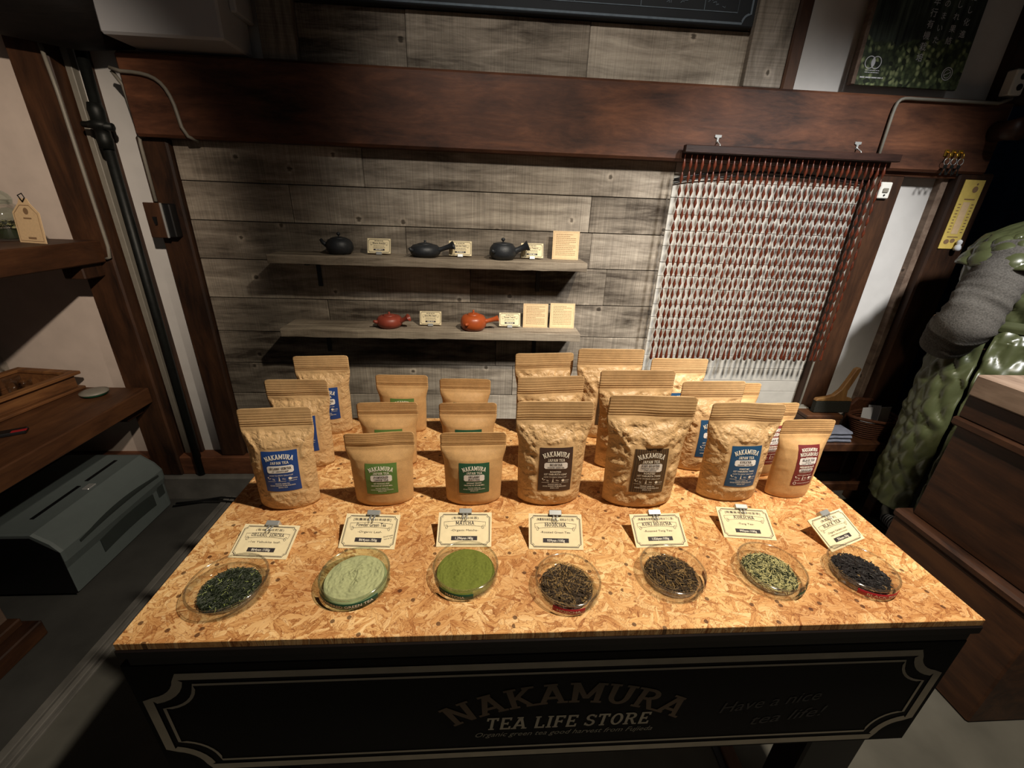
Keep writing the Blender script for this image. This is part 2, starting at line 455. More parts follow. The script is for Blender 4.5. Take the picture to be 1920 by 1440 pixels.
# ------------------------------------------------------------------ flat lettering (x,y polygons)
_tc = {}
def raw_text(s, shear=0.0, offset=0.0):
    key = (s, shear, offset)
    if key not in _tc:
        c = bpy.data.curves.new('lettering', 'FONT')
        c.body = s; c.align_x = 'CENTER'; c.size = 1.0; c.shear = shear; c.offset = offset
        c.resolution_u = 2; c.dimensions = '2D'; c.fill_mode = 'FRONT'
        o = bpy.data.objects.new('lettering', c)
        COL.objects.link(o)
        dg = bpy.context.evaluated_depsgraph_get()
        e = o.evaluated_get(dg)
        me = e.to_mesh()
        vs = [(v.co.x, v.co.y) for v in me.vertices]
        fs = [tuple(p.vertices) for p in me.polygons]
        e.to_mesh_clear()
        bpy.data.objects.remove(o); bpy.data.curves.remove(c)
        if vs:
            x0 = min(v[0] for v in vs); x1 = max(v[0] for v in vs)
            vs = [(x - (x0 + x1) / 2, y) for x, y in vs]
            w = x1 - x0
        else:
            w = 0.001
        _tc[key] = (vs, fs, w)
    return _tc[key]
def T(s, h, cx=0, cy=0, w=None, shear=0.0, offset=0.0):
    """h = cap height, centred on cx,cy; squeezed to width w"""
    vs, fs, rw = raw_text(s, shear, offset)
    k = h / 0.73
    kx = k if w is None else w / rw
    return [(cx + x * kx, cy + (y - 0.365) * k) for x, y in vs], fs
SLAB = {
    'A': (.92, [('D', .14, 0, .46, 1), ('D', .78, 0, .46, 1), ('H', .24, .68, .30), ('F', .14, 0), ('F', .78, 0), ('F', .42, 1, .10)]),
    'B': (.80, [('V', .2), ('C', .42, .745, .30, .255, -90, 90), ('C', .42, .275, .34, .275, -90, 90), ('H', .1, .46, .935), ('H', .1, .46, .5), ('H', .1, .46, .065), ('F', .14, 0, .06), ('F', .14, 1, .06)]),
    'C': (.80, [('C', .43, .5, .37, .5, 45, 315), ('R', .62, .76, .68, .92)]),
    'D': (.84, [('V', .2), ('C', .38, .5, .40, .5, -90, 90), ('H', .1, .4, .935), ('H', .1, .4, .065), ('F', .14, 0, .06), ('F', .14, 1, .06)]),
    'E': (.78, [('V', .2), ('H', .1, .70, .935), ('H', .1, .56, .5), ('H', .1, .72, .065), ('R', .60, .72, .76, 1), ('R', .62, .74, 0, .26), ('R', .48, .57, .38, .62)]),
    'F': (.74, [('V', .2), ('H', .1, .70, .935), ('H', .1, .56, .5), ('R', .58, .70, .76, 1), ('F', .2, 0), ('R', .48, .57, .38, .62)]),
    'G': (.86, [('C', .43, .5, .37, .5, 45, 345), ('R', .60, .78, .05, .44), ('H', .5, .84, .42)]),
    'H': (.92, [('V', .2), ('V', .72), ('H', .2, .72, .5), ('F', .2, 0), ('F', .2, 1), ('F', .72, 0), ('F', .72, 1)]),
    'I': (.40, [('V', .2), ('F', .2, 0), ('F', .2, 1)]),
    'J': (.66, [('R', .36, .54, .25, 1), ('C', .30, .26, .24, .26, 180, 360), ('F', .45, 1)]),
    'K': (.90, [('V', .2), ('D', .25, .42, .72, 1), ('D', .36, .55, .76, 0), ('F', .2, 0), ('F', .2, 1), ('F', .74, 0), ('F', .70, 1)]),
    'L': (.74, [('V', .2), ('F', .2, 1), ('H', .1, .70, .065), ('R', .58, .70, 0, .28)]),
    'M': (1.10, [('V', .2), ('V', .90), ('D', .2, 1, .55, .2), ('D', .90, 1, .55, .2), ('F', .2, 0), ('F', .90, 0), ('F', .16, 1, .05), ('F', .94, 1, .05)]),
    'N': (.94, [('V', .2), ('V', .74), ('D', .2, 1, .74, 0), ('F', .2, 0), ('F', .16, 1, .05), ('F', .74, 1)]),
    'O': (.86, [('C', .43, .5, .38, .5, 0, 360)]),
    'P': (.80, [('V', .2), ('C', .42, .71, .33, .29, -90, 90), ('H', .1, .46, .935), ('H', .1, .46, .48), ('F', .2, 0), ('F', .14, 1, .06)]),
    'R': (.88, [('V', .2), ('C', .42, .73, .32, .27, -90, 90), ('H', .1, .46, .935), ('H', .1, .46, .5), ('D', .46, .5, .72, 0), ('F', .2, 0), ('F', .14, 1, .06), ('F', .76, 0, .04)]),
    'S': (.74, [('C', .37, .73, .30, .27, 30, 270), ('C', .37, .28, .32, .28, -150, 90), ('R', .56, .68, .72, .92), ('R', .05, .17, .08, .30)]),
    'T': (.82, [('V', .41), ('H', .05, .77, .935), ('R', .05, .17, .74, 1), ('R', .65, .77, .74, 1), ('F', .41, 0)]),
    'U': (.90, [('R', .11, .29, .35, 1), ('R', .61, .79, .35, 1), ('C', .45, .38, .34, .38, 180, 360), ('F', .2, 1), ('F', .70, 1)]),
    'W': (1.1, [('D', .18, 1, .36, 0), ('D', .36, 0, .55, .85), ('D', .55, .85, .74, 0), ('D', .74, 0, .92, 1), ('F', .18, 1), ('F', .92, 1)]),
    'Y': (.86, [('D', .14, 1, .43, .45), ('D', .72, 1, .43, .45), ('R', .34, .52, 0, .5), ('F', .43, 0), ('F', .16, 1), ('F', .70, 1)]),
    ' ': (.36, []),
}
def slab_raw(s):
    vs, fs = [], []
    def poly(pts):
        o = len(vs); k = (len(fs) % 9) * 1.2e-5
        vs.extend([(p[0], p[1], k) for p in pts]); fs.append(tuple(range(o, o + len(pts))))
    x = 0.0
    t, hb = 0.18, 0.065
    for ch in s:
        w, prims = SLAB.get(ch, SLAB[' '])
        for p in prims:
            if p[0] == 'V':
                poly([(x + p[1] - t / 2, 0), (x + p[1] + t / 2, 0), (x + p[1] + t / 2, 1), (x + p[1] - t / 2, 1)])
            elif p[0] == 'H':
                poly([(x + p[1], p[3] - hb), (x + p[2], p[3] - hb), (x + p[2], p[3] + hb), (x + p[1], p[3] + hb)])
            elif p[0] == 'R':
                poly([(x + p[1], p[3]), (x + p[2], p[3]), (x + p[2], p[4]), (x + p[1], p[4])])
            elif p[0] == 'F':
                e = p[3] if len(p) > 3 else 0.08
                y0, y1 = (0, .1) if p[2] == 0 else (.9, 1)
                poly([(x + p[1] - t / 2 - e, y0), (x + p[1] + t / 2 + e, y0), (x + p[1] + t / 2 + e, y1), (x + p[1] - t / 2 - e, y1)])
            elif p[0] == 'D':
                a, b = (p[1], p[2]), (p[3], p[4])
                if a[1] > b[1]: a, b = b, a
                poly([(x + a[0] - t / 2, a[1]), (x + a[0] + t / 2, a[1]), (x + b[0] + t / 2, b[1]), (x + b[0] - t / 2, b[1])])
            elif p[0] == 'C':
                _, cx, cy, rx, ry, a0, a1 = p
                n = 10 if a1 - a0 < 200 else 18
                for i in range(n):
                    q = []
                    for aa, rr in ((i, 0), (i + 1, 0), (i + 1, 1), (i, 1)):
                        an = math.radians(a0 + (a1 - a0) * aa / n)
                        ax, ay = (rx, ry) if rr == 0 else (rx - t, ry - 2 * hb)
                        q.append((x + cx + ax * math.cos(an), cy + ay * math.sin(an)))
                    poly(q)
        x += w + 0.03
    return vs, fs, max(x - 0.03, 0.01)
def S(s, h, cx=0, cy=0, w=None, arc=None, slant=0.0):
    """slab-serif lettering; arc = radius bends it upward"""
    vs, fs, rw = slab_raw(s)
    kx = h if w is None else w / rw
    out = []
    for x, y, dz in vs:
        X = (x - rw / 2) * kx; Y = (y - 0.5) * h
        X += slant * Y
        if arc:
            a = X / arc
            X, Y = (arc + Y) * math.sin(a), (arc + Y) * math.cos(a) - arc
        out.append((cx + X, cy + Y, dz))
    return out, fs
def stroke(pts, w, closed=False):
    n = len(pts); vs = []; fs = []
    P = [Vector((p[0], p[1])) for p in pts]
    for i, p in enumerate(P):
        a = P[(i - 1) % n] if (closed or i > 0) else p
        b = P[(i + 1) % n] if (closed or i < n - 1) else p
        d = (b - a)
        d = d.normalized() if d.length > 1e-9 else Vector((1, 0))
        nn = Vector((-d.y, d.x)) * w / 2
        vs += [tuple(p + nn), tuple(p - nn)]
    for i in range(n if closed else n - 1):
        j = (i + 1) % n
        fs.append((2 * i, 2 * i + 1, 2 * j + 1, 2 * j))
    return vs, fs
def rect2(x0, x1, y0, y1):
    return [(x0, y0), (x1, y0), (x1, y1), (x0, y1)], [(0, 1, 2, 3)]
def disc2(cx, cy, r, n=14, ry=None):
    return [(cx + r * math.cos(2 * PI * i / n), cy + (ry or r) * math.sin(2 * PI * i / n)) for i in range(n)], [tuple(range(n))]
def notched(w, h, r, n=6):
    """rectangle with concave round corners"""
    pts = []
    for sx, sy, a0 in ((1, 1, 270), (-1, 1, 360), (-1, -1, 90), (1, -1, 180)):
        for i in range(n + 1):
            a = math.radians(a0 - 90 * i / n)
            pts.append((sx * w / 2 + r * math.cos(a), sy * h / 2 + r * math.sin(a)))
    return pts
def chamfer(w, h, r, cx=0, cy=0):
    x, y = w / 2, h / 2
    p = [(-x + r, -y), (x - r, -y), (x, -y + r), (x, y - r), (x - r, y), (-x + r, y), (-x, y - r), (-x, -y + r)]
    return [(a + cx, b + cy) for a, b in p], [tuple(range(8))]
def merge(parts):
    vs, fs = [], []
    for v, f in parts:
        o = len(vs); vs += list(v); fs += [tuple(i + o for i in q) for q in f]
    return vs, fs
def words(x0, x1, y, h, rnd, dens=0.75):
    """a line of print too small to read: word-length dashes"""
    out = []; x = x0
    while x < x1:
        l = rnd.uniform(2, 6) * h
        out.append(rect2(x, min(x + l, x1), y - h / 2, y + h / 2))
        x += l + h * rnd.uniform(.5, .9)
    return out
def flat(parts, fn):
    vs, fs = merge(parts)
    def place(p):
        q = fn(p[0], p[1])
        return (q[0], q[1] - (p[2] if len(p) > 2 else 0.0), q[2])
    m = MB(); m.add([place(p) for p in vs], fs)
    return m

# ================================================================== the setting
WY = 1.70            # face of the plank cladding on the back wall
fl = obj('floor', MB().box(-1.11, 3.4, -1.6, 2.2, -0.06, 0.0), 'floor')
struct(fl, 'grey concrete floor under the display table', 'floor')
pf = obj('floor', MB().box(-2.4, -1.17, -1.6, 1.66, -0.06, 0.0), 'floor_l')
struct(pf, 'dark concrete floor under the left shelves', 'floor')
sill = sroot('trim_1', 'grey wooden door sill with two grooves running along the floor', 'sill')
for x0, x1, z in ((-1.17, -1.146, 0.012), (-1.142, -1.126, 0.010), (-1.122, -1.11, 0.006)):
    obj('rail', MB().box(x0, x1, -1.6, 1.66, -0.05, z), 'stone', sill, 0.002)
sill2 = sroot('trim_2', 'brown wooden sill strip on the floor beneath the table', 'sill')
obj('rail', MB().box(0.600, 0.618, -0.4, 1.6, 0.0, 0.004), 'black', sill2)
obj('rail', MB().box(0.618, 0.652, -0.4, 1.6, 0.0, 0.012), 'post_y', sill2, 0.002)

wb = sroot('wall_back', 'back wall of white plaster behind timber framing', 'wall')
obj('plaster', MB().box(-2.4, -1.33, 1.715, 1.76, 0.20, 2.7), 'plaster_w', wb)
obj('plaster', MB().box(-1.34, -1.06, 1.725, 1.76, 0.20, 1.7), 'plaster', wb)
obj('plaster', MB().box(-1.06, 1.44, 1.735, 1.76, 0.05, 2.7), 'plaster', wb)
obj('plaster', MB().box(1.44, 1.90, 1.715, 1.76, 0.05, 1.62), 'plaster', wb)
obj('plaster', MB().box(1.04, 1.90, 1.705, 1.76, 1.60, 2.7), 'plaster', wb)
obj('wood_strip', MB().box(-1.275, -1.262, 1.705, 1.73, 0.2, 1.7), 'post', wb, 0.002)
obj('wood_strip', MB().box(-1.332, -1.312, 1.70, 1.73, 0.2, 1.7), 'conduit', wb, 0.002)
obj('wood_strip', MB().box(1.722, 1.748, 1.685, 1.72, 0.3, 1.46), 'chest_lid', wb, 0.003)
ft = struct(obj('trim_3', MB().box(-2.4, 1.9, 1.64, 1.78, -0.02, 0.115), 'stone', None, 0.008), 'grey stone footing along the base of the back wall', 'footing')
gs = struct(obj('trim_4', MB().box(-2.4, 1.9, 1.665, 1.77, 0.112, 0.205), 'beam', None, 0.005), 'dark ground sill beam on the stone footing', 'beam')
wl = struct(obj('wall_left', MB().box(-2.46, -2.4, -1.6, 1.8, -0.06, 2.7), 'plaster_w'), 'plaster wall on the left side of the room', 'wall')
wr = struct(obj('wall_right', MB().box(3.4, 3.46, -1.6, 2.2, -0.06, 2.7), 'plaster'), 'plaster wall on the right side of the room', 'wall')
wr2 = struct(obj('wall_alcove', MB().box(1.90, 3.4, 2.14, 2.2, -0.06, 2.7), 'navy'), 'dark wall of the alcove behind the navy curtain', 'wall')
ce = struct(obj('ceiling', MB().box(-2.46, 3.46, -1.6, 2.2, 2.7, 2.76), 'log'), 'dark timber ceiling', 'ceiling')

# ---- grey plank cladding, each board its own piece
clad = sroot('wall_cladding', 'weathered grey plank cladding on the back wall behind the table', 'cladding')
rows = [1.452, 1.316, 1.188, 1.054, 0.909, 0.775, 0.640, 0.503, 0.370, 0.235, 0.115]
joints = {0: [-0.435], 1: [-0.70, 0.39], 2: [-0.30, 0.405], 3: [-0.06, 0.48], 4: [-0.62, 0.30], 5: [0.045], 6: [-0.79, 0.12], 7: [-0.70, 0.25], 8: [-0.40, 0.3], 9: [0.0]}
rng = random.Random(3)
for i in range(10):
    xs = [-1.062] + joints[i] + [0.688]
    for a, b in zip(xs[:-1], xs[1:]):
        dy = rng.uniform(-0.002, 0.002)
        cx, cz = (a + b) / 2, (rows[i] + rows[i + 1]) / 2
        w2, h2 = (b - a) / 2 - 0.0008, (rows[i] - rows[i + 1]) / 2 - 0.0013
        m = MB().box(-w2, w2, -0.002, 0.030, -h2, h2)
        obj('plank', m, 'plank', clad, 0.0015, loc=(cx, WY + dy, cz))
upper = sroot('wall_cladding', 'weathered grey boards above the big beam', 'cladding')
for (a, b, z0, z1, y) in ((-0.60, -0.262, 1.672, 1.83, 1.70), (-0.262, 0.33, 1.672, 1.83, 1.698), (0.33, 0.868, 1.672, 1.83, 1.70), (-0.60, 0.868, 1.832, 2.0, 1.70), (-0.60, 0.868, 2.002, 2.16, 1.70), (-0.60, 0.868, 2.162, 2.32, 1.70)):
    cx, cz, w2, h2 = (a + b) / 2, (z0 + z1) / 2, (b - a) / 2 - .0008, (z1 - z0) / 2 - .0008
    obj('plank', MB().box(-w2, w2, -0.002, 0.03, -h2, h2), 'plank', upper, 0.0015, loc=(cx, y, cz))
for x0, x1 in ((-0.705, -0.60), (0.862, 0.992)):
    obj('plank', MB().box(-(x1 - x0) / 2, (x1 - x0) / 2, -0.015, 0.045, -0.33, 0.33), 'plank_v', upper, 0.002, loc=((x0 + x1) / 2, 1.685, 2.004))

# ---- timber frame
def timber(name, label, box, mat, bev=0.006, kids=()):
    x0, x1, y0, y1, z0, z1 = box
    c = ((x0 + x1) / 2, (y0 + y1) / 2, (z0 + z1) / 2)
    o = obj(name, MB().box(x0 - c[0], x1 - c[0], y0 - c[1], y1 - c[1], z0 - c[2], z1 - c[2]), mat, None, bev, loc=c)
    return struct(o, label, 'beam' if z1 - z0 < x1 - x0 else 'post')
timber('trim_5', 'thick red-brown horizontal beam across the back wall', (-1.135, 1.835, 1.64, 1.75, 1.440, 1.668), 'beam', 0.008)
timber('trim_6', 'red-brown post standing behind the left shelves', (-1.455, -1.337, 1.655, 1.76, 0.115, 2.0), 'post')
timber('trim_7', 'red-brown post at the left edge of the grey planks', (-1.163, -1.064, 1.675, 1.765, 0.205, 1.445), 'post')
timber('trim_8', 'red-brown post to the right of the bead curtain', (1.437, 1.556, 1.67, 1.765, 0.0, 1.445), 'post')
timber('trim_9', 'dark brown post holding the yellow notice', (1.748, 1.885, 1.65, 1.765, 0.0, 1.445), 'post')
timber('trim_10', 'narrow dark post between grey boards and white plaster', (0.994, 1.040, 1.665, 1.76, 1.665, 2.5), 'post')
timber('trim_11', 'dark post at the top right corner of the wall', (1.785, 1.90, 1.66, 1.765, 1.665, 2.5), 'post')
timber('trim_12', 'thin dark rail under the big beam at the right', (1.437, 1.83, 1.665, 1.75, 1.425, 1.444), 'beam', 0.003)
peg = obj('trim_13', MB().lathe([(0.0, -0.05), (0.026, -0.05), (0.034, -0.03), (0.030, 0.0), (0.036, 0.05), (0.0, 0.05)], 14, m=Matrix.Rotation(PI / 2, 4, 'X')), 'chest', None, 0, True, loc=(1.80, 1.605, 1.575))
struct(peg, 'round wooden peg at the right end of the big beam', 'peg')
# dark round log above the beam at the left
lg = MB()
pts = [(-2.4, 1.60, 1.83), (-1.9, 1.60, 1.835), (-1.6, 1.60, 1.83), (-1.4, 1.61, 1.81), (-1.22, 1.62, 1.785), (-1.09, 1.64, 1.79)]
lg.tube(pts, [.135, .135, .13, .13, .128, .118], 20)
lgo = obj('trim_14', lg, 'log', None, 0, True)
struct(lgo, 'smoke-blackened round log beam above the left posts', 'beam')

# ---- white painted boards behind the bead curtain
niche = sroot('wall_niche', 'white painted horizontal boards behind the bead curtain', 'boards')
z = 0.12; k = 0
while z < 1.40:
    h = rng.uniform(0.052, 0.062)
    cx = 1.0645
    tilt = rng.uniform(-0.004, 0.004)
    o = obj('board', MB().box(-0.372, 0.372, -0.002, 0.02, -h / 2 + .0007, h / 2 - .0007), 'board_w', niche, 0.0012, loc=(cx, 1.712 + rng.uniform(-.0012, .0012), z + h / 2), rot=(rng.uniform(-.01, .01), tilt * .3, 0))
    z += h
obj('lintel', MB().box(0.69, 1.44, 1.70, 1.735, 1.405, 1.442), 'board_w', niche)
cb = MB()
cb.tube(bez((0.69, 1.70, 1.385), (0.85, 1.69, 1.425), (1.0, 1.69, 1.43), (1.44, 1.70, 1.405), 14), 0.0035, 6)
cb.tube(bez((0.69, 1.70, 1.372), (0.85, 1.69, 1.41), (1.1, 1.69, 1.42), (1.44, 1.70, 1.395), 14), 0.0025, 6)
tag(obj('wall_cable', cb, 'black', None, 0, True), 'two thin black cables sagging behind the bead curtain', 'cable')

# ---- pipe, conduits, switch boxes
pp = thing('iron_pipe', 'dark iron pipe standing upright at the left of the planks', 'pipe', (-1.252, 1.665, 0.0))
obj('pipe', MB().tube([(-0.012, 0, 0.0), (0.006, 0.005, 1.74)], 0.0155, 12), 'iron', pp, 0, True)
obj('coupling', MB().lathe([(0, 1.40), (.021, 1.40), (.023, 1.43), (.021, 1.436), (.021, 1.455), (.034, 1.46), (.034, 1.475), (.021, 1.48), (.023, 1.51), (.019, 1.53), (0, 1.53)], 14, c=(0.002, 0, 0)), 'iron', pp, 0, True)
obj('handle', MB().tube([(-0.043, -0.012, 1.468), (0.047, -0.012, 1.463)], [0.009, 0.012], 8), 'iron', pp, 0, True)
def conduit(label, pts, r=0.0055, mat='conduit'):
    return tag(obj('conduit', MB().tube(pts, r, 8), mat, None, 0, True), label, 'conduit')
conduit('grey conduit bending down over the left end of the big beam', [(-1.15, 1.632, 1.62)] + bez((-1.12, 1.632, 1.612), (-1.03, 1.632, 1.612), (-1.0, 1.632, 1.60), (-0.985, 1.632, 1.53), 8) + [(-0.978, 1.632, 1.47), (-0.966, 1.633, 1.445), (-0.955, 1.665, 1.435)])
conduit('grey conduit running down to the dark switch box', [(-1.155, 1.645, 1.615), (-1.14, 1.655, 1.58), (-1.137, 1.665, 1.46), (-1.142, 1.665, 1.42), (-1.142, 1.665, 1.245)])
conduit('grey conduit hugging the post behind the left shelves', [(-1.340, 1.645, 1.69), (-1.333, 1.645, 1.55), (-1.333, 1.645, 1.09), (-1.338, 1.645, 1.055), (-1.352, 1.645, 1.05)])
conduit('grey conduit bending along the right end of the big beam', [(1.39, 1.632, 1.47), (1.39, 1.632, 1.60)] + bez((1.39, 1.632, 1.61), (1.392, 1.632, 1.66), (1.40, 1.632, 1.658), (1.46, 1.632, 1.657), 6) + [(1.76, 1.632, 1.658), (1.81, 1.64, 1.675)])
conduit('pale thin conduit beside the post right of the bead curtain', [(1.43, 1.66, 0.30), (1.431, 1.66, 0.62), (1.432, 1.66, 1.42)], 0.004)
tag(obj('junction_cap', MB().box(-0.03, 0.03, -0.02, 0.02, -0.008, 0.008), 'conduit', None, 0.003, loc=(1.43, 1.655, 0.475)), 'small pale cap at the foot of the thin conduit', 'conduit box')
sb = thing('switch_box', 'dark switch box on the post left of the planks', 'switch', (-1.128, 1.640, 1.185))
obj('body', MB().box(-0.036, 0.042, 0.0, 0.036, -0.055, 0.055), 'black', sb, 0.003)
obj('face_plate', MB().box(-0.040, 0.014, -0.006, 0.0, -0.057, 0.057), 'post', sb, 0.002)
obj('edge_strip', MB().box(0.014, 0.019, -0.006, 0.001, -0.057, 0.057), 'chrome', sb, 0.001)
obj('toggle', MB().prism([(-0.016, .012), (-0.004, .012), (-0.007, -0.014), (-0.012, -0.014)], -0.012, -0.006), 'black', sb)
sw = thing('wall_switch', 'small white wall switch right of the bead curtain', 'switch', (1.484, 1.662, 1.375))
obj('plate', MB().box(-0.022, 0.022, -0.004, 0.008, -0.028, 0.028), 'white_p', sw, 0.003)
obj('rocker', MB().box(-0.011, 0.011, -0.008, -0.004, -0.008, 0.008), 'conduit', sw, 0.002)
obj('lamp', MB().lathe([(0, 0), (.003, 0), (.003, .003), (0, .003)], 8, m=Matrix.Translation((0, -.004, -.016)) @ Matrix.Rotation(PI / 2, 4, 'X')), 'black', sw)
ol = thing('wall_outlet', 'white double power outlet at the top right', 'outlet', (1.798, 1.640, 1.72))
obj('plate', MB().box(-0.024, 0.024, -0.016, 0.02, -0.038, 0.038), 'white_p', ol, 0.004)
for dz in (-.015, .016):
    obj('socket', MB().lathe([(0, 0), (.010, 0), (.010, .003), (0, .003)], 12, m=Matrix.Translation((0.004, -.016, dz)) @ Matrix.Rotation(PI / 2, 4, 'X')), 'black', ol)

# ---- white casing (upper left)
ac = thing('air_conditioner', 'white box-shaped wall unit above the beam at the top left', 'wall unit', (-0.912, 1.61, 1.678))
obj('casing', MB().box(-0.165, 0.165, -0.08, 0.09, 0.0, 0.50), 'ac', ac, 0.006)
obj('flange', MB().box(0.165, 0.185, -0.015, 0.09, 0.085, 0.50), 'ac', ac, 0.004)

# ---- chalkboard
ch = thing('chalkboard', 'black chalkboard menu with a chalk border at the top', 'chalkboard', (0.136, 1.665, 1.83))
obj('board', MB().box(-0.715, 0.715, 0.0, 0.03, 0.0, 0.50), 'chalkb', ch, 0.003)
P = lambda x, y: (x, -0.0015, y)
bd = notched(1.40, 0.484, 0.025)
obj('chalk_border', flat([stroke([(x, y + .25) for x, y in bd], 0.006, True)], P), 'chalk', ch)
tl = [stroke([(-.10, .24), (-.10, .035), (-.62, .035), (-.62, .24)], .0022), stroke([(-.02, .24), (-.02, .035), (.655, .035), (.655, .24)], .0022)]
for x in (.13, .34, .545): tl.append(stroke([(x, .24), (x, .035)], .0018))
for y in (.085, .135, .185): tl.append(stroke([(-.02, y), (.655, y)], .0018))
for x in (-.48, -.36, -.23): tl.append(stroke([(x, .24), (x, .035)], .0018))
for r_, y in enumerate((.052, .105, .155)):
    for x in (.05, .235, .44, .60):
        for _ in range(4):
            xa, ya = x + rng.uniform(-.05, .04), y + rng.uniform(-.004, .006)
            tl.append(stroke([(xa, ya), (xa + rng.uniform(.004, .012), ya + rng.uniform(-.006, .008)), (xa + rng.uniform(.006, .016), ya + rng.uniform(-.004, .004))], .0016))
obj('chalk_writing', flat(tl, P), 'chalk', ch)

# ---- poster
def poster_mat():
    t = NT('poster_print')
    co = t.coords(rnd=False)
    sepz = t.n('ShaderNodeSeparateXYZ', None, i0=co)
    v = t.n('ShaderNodeTexVoronoi', None, Vector=t.coords((1, 1, .8), rnd=False), Scale=85.0)
    leafv = t.math('MULTIPLY', t.n('ShaderNodeSeparateColor', None, i0=v.outputs['Color']).outputs[1], t.math('SUBTRACT', 1.2, v.outputs['Distance']))
    leaf = t.ramp(leafv, [(0.05, lin('#2a3322')), (0.5, lin('#66764e')), (0.95, lin('#c3cf94'))])
    vert = t.noise(t.coords((40, 1, 3), rnd=False), 2.0, 3)
    dark = t.ramp(vert, [(0.35, lin('#1c2220')), (0.7, lin('#5a665a'))])
    f = t.math('ADD', t.math('MULTIPLY', sepz.outputs[2], 5.5), t.math('MULTIPLY', t.noise(co, 12.0, 3), 0.6))
    blob = t.ramp(t.noise(co, 9.0, 2), [(0.42, (0.35, 0.35, 0.35, 1)), (0.6, (1, 1, 1, 1))])
    col = t.mix(t.ramp(f, [(0.95, (0, 0, 0, 1)), (1.5, (1, 1, 1, 1))]), leaf, dark)
    return t.fin(t.mix(0.8, col, blob, 'MULTIPLY'), 0.45)
MT['poster'] = poster_mat()
po = thing('poster', 'green tea-field poster with white vertical lettering at the top right', 'poster', (1.428, 1.662, 1.695), (-0.02, 0, 0))
obj('panel', MB().box(-0.185, 0.19, 0.0, 0.012, 0.0, 0.55), 'poster', po, 0.001)
obj('frame', MB().box(-0.200, -0.186, -0.006, 0.014, 0.0, 0.55), 'chest_lid', po, 0.001)
P = lambda x, y: (x, -0.0012, y)
pt = []
for x, ys in ((.140, ('進', '化', 'し', 'た')), (.100, ('結', '果', 'れ', 'し')), (.055, ('た', 'い', 'ま', 'の'))):
    obj('lettering', flat([T(c_, .016, x, .135 + .032 * i + (.02 if x > .12 else 0)) for i, c_ in enumerate(ys)], P), 'paper', po)
for i, c_ in enumerate(('培', '栽', '機', '有', '行', '年')): pt.append(T(c_, .018, .018, .085 + .030 * i))
obj('lettering', flat(pt, P), 'paper', po)
obj('small_print', flat(words(-.172, -.09, .022, .0035, rng) + words(-.160, -.11, .036, .002, rng) + words(-.160, -.11, .042, .002, rng), P), 'paper', po)
obj('logo', flat([stroke(disc2(-.150, .064, .017, 18)[0], .0025, True), stroke(disc2(-.128, .064, .017, 18)[0], .0025, True), disc2(-.139, .064, .006, 10, .012)], lambda x, y: (x, -.0012 - .00004 * (x > -.139), y)), 'paper', po)
obj('seal', flat([stroke(disc2(.135, .045, .018, 18)[0], .0025, True), stroke(disc2(.135, .045, .012, 18)[0], .0018, True), stroke([(.125, .04), (.145, .05)], .002)], P), 'paper', po)

# ---- notice on the right post
no = thing('notice', 'narrow yellow paper notice pinned to the dark right post', 'notice', (1.812, 1.646, 1.178))
obj('sheet', MB().box(-0.040, 0.040, 0.0, 0.002, 0.0, 0.244), 'notice', no)
P = lambda x, y: (x, -0.0006, y)
nt = []
for em in (disc2(.012, .212, .011), disc2(.014, .230, .004, 8), rect2(-.016, .026, .176, .180), rect2(-.022, .022, .042, .0455), disc2(-.018, .026, .011, 14, .009), disc2(.006, .030, .010, 14, .008)):
    obj('emblem', flat([em], P), 'ink_soft', no)
for i in range(10):
    nt += words(-.030, -.020, .16 - i * .011, .003, rng) + words(.022, .032, .16 - i * .011, .003, rng)
obj('print', flat(nt, P), 'ink_soft', no)
obj('text_block', flat([rect2(-.014, .014, .055, .168)], P), 'note', no)
fg = MB().lathe([(0, 0), (.010, .001), (.012, .01), (.009, .020), (.006, .022), (.009, .028), (.0085, .036), (.004, .041), (0, .042)], 12)
tag(obj('figurine', fg, 'paper', None, 0, True, loc=(1.836, 1.632, 1.172)), 'tiny white figure at the lower corner of the yellow notice', 'figurine')
# the tiny figure hangs on a pin in the post
obj('pin', MB().tube([(0, 0.0, .030), (0, .016, .030)], .0015, 6), 'chrome', bpy.data.objects['figurine'])

# ---- three brass hooks with hanging keys
for i in range(3):
    hx = 1.648 + i * 0.026
    hk = thing('brass_hook', ('leftmost', 'middle', 'rightmost')[i] + ' of the three brass hooks on the right of the beam', 'hook', (hx, 1.640, 1.502), group='brass hooks on the beam')
    obj('plate', MB().box(-.008, .008, -.004, 0, -.010, .012), 'brass', hk, .0015)
    obj('hook_wire', MB().tube([(0, -.004, .004), (0, -.016, .0), (0, -.020, -.012), (0, -.012, -.020), (0, -.006, -.016)], .0025, 6), 'brass', hk, 0, True)
    kz = -0.016
    kk = thing('key_ring', 'wire ring of dark keys on the ' + ('leftmost', 'middle', 'rightmost')[i] + ' brass hook', 'keys', (hx, 1.625, 1.484), group='key rings on the hooks')
    obj('ring', MB().tube([(0.011 * math.cos(a * PI / 5), 0, -0.009 + 0.011 * math.sin(a * PI / 5)) for a in range(11)], .0011, 5), 'chrome', kk, 0, True)
    for j in range(2):
        ang = (j - .5) * .7 + i * .1
        mm = Matrix.Translation((0, -.002 * j, -.019)) @ Matrix.Rotation(ang, 4, 'Y')
        m = MB(); m.lathe([(0, -.001), (.006, -.001), (.006, .001), (0, .001)], 10, m=mm @ Matrix.Translation((0, 0, -.006)) @ Matrix.Rotation(PI / 2, 4, 'X'))
        m.box(-.0016, .0016, -.001, .001, -.036, -.010, m=mm); m.box(.0016, .005, -.001, .001, -.035, -.028, m=mm)
        obj('key', m, 'iron', kk)

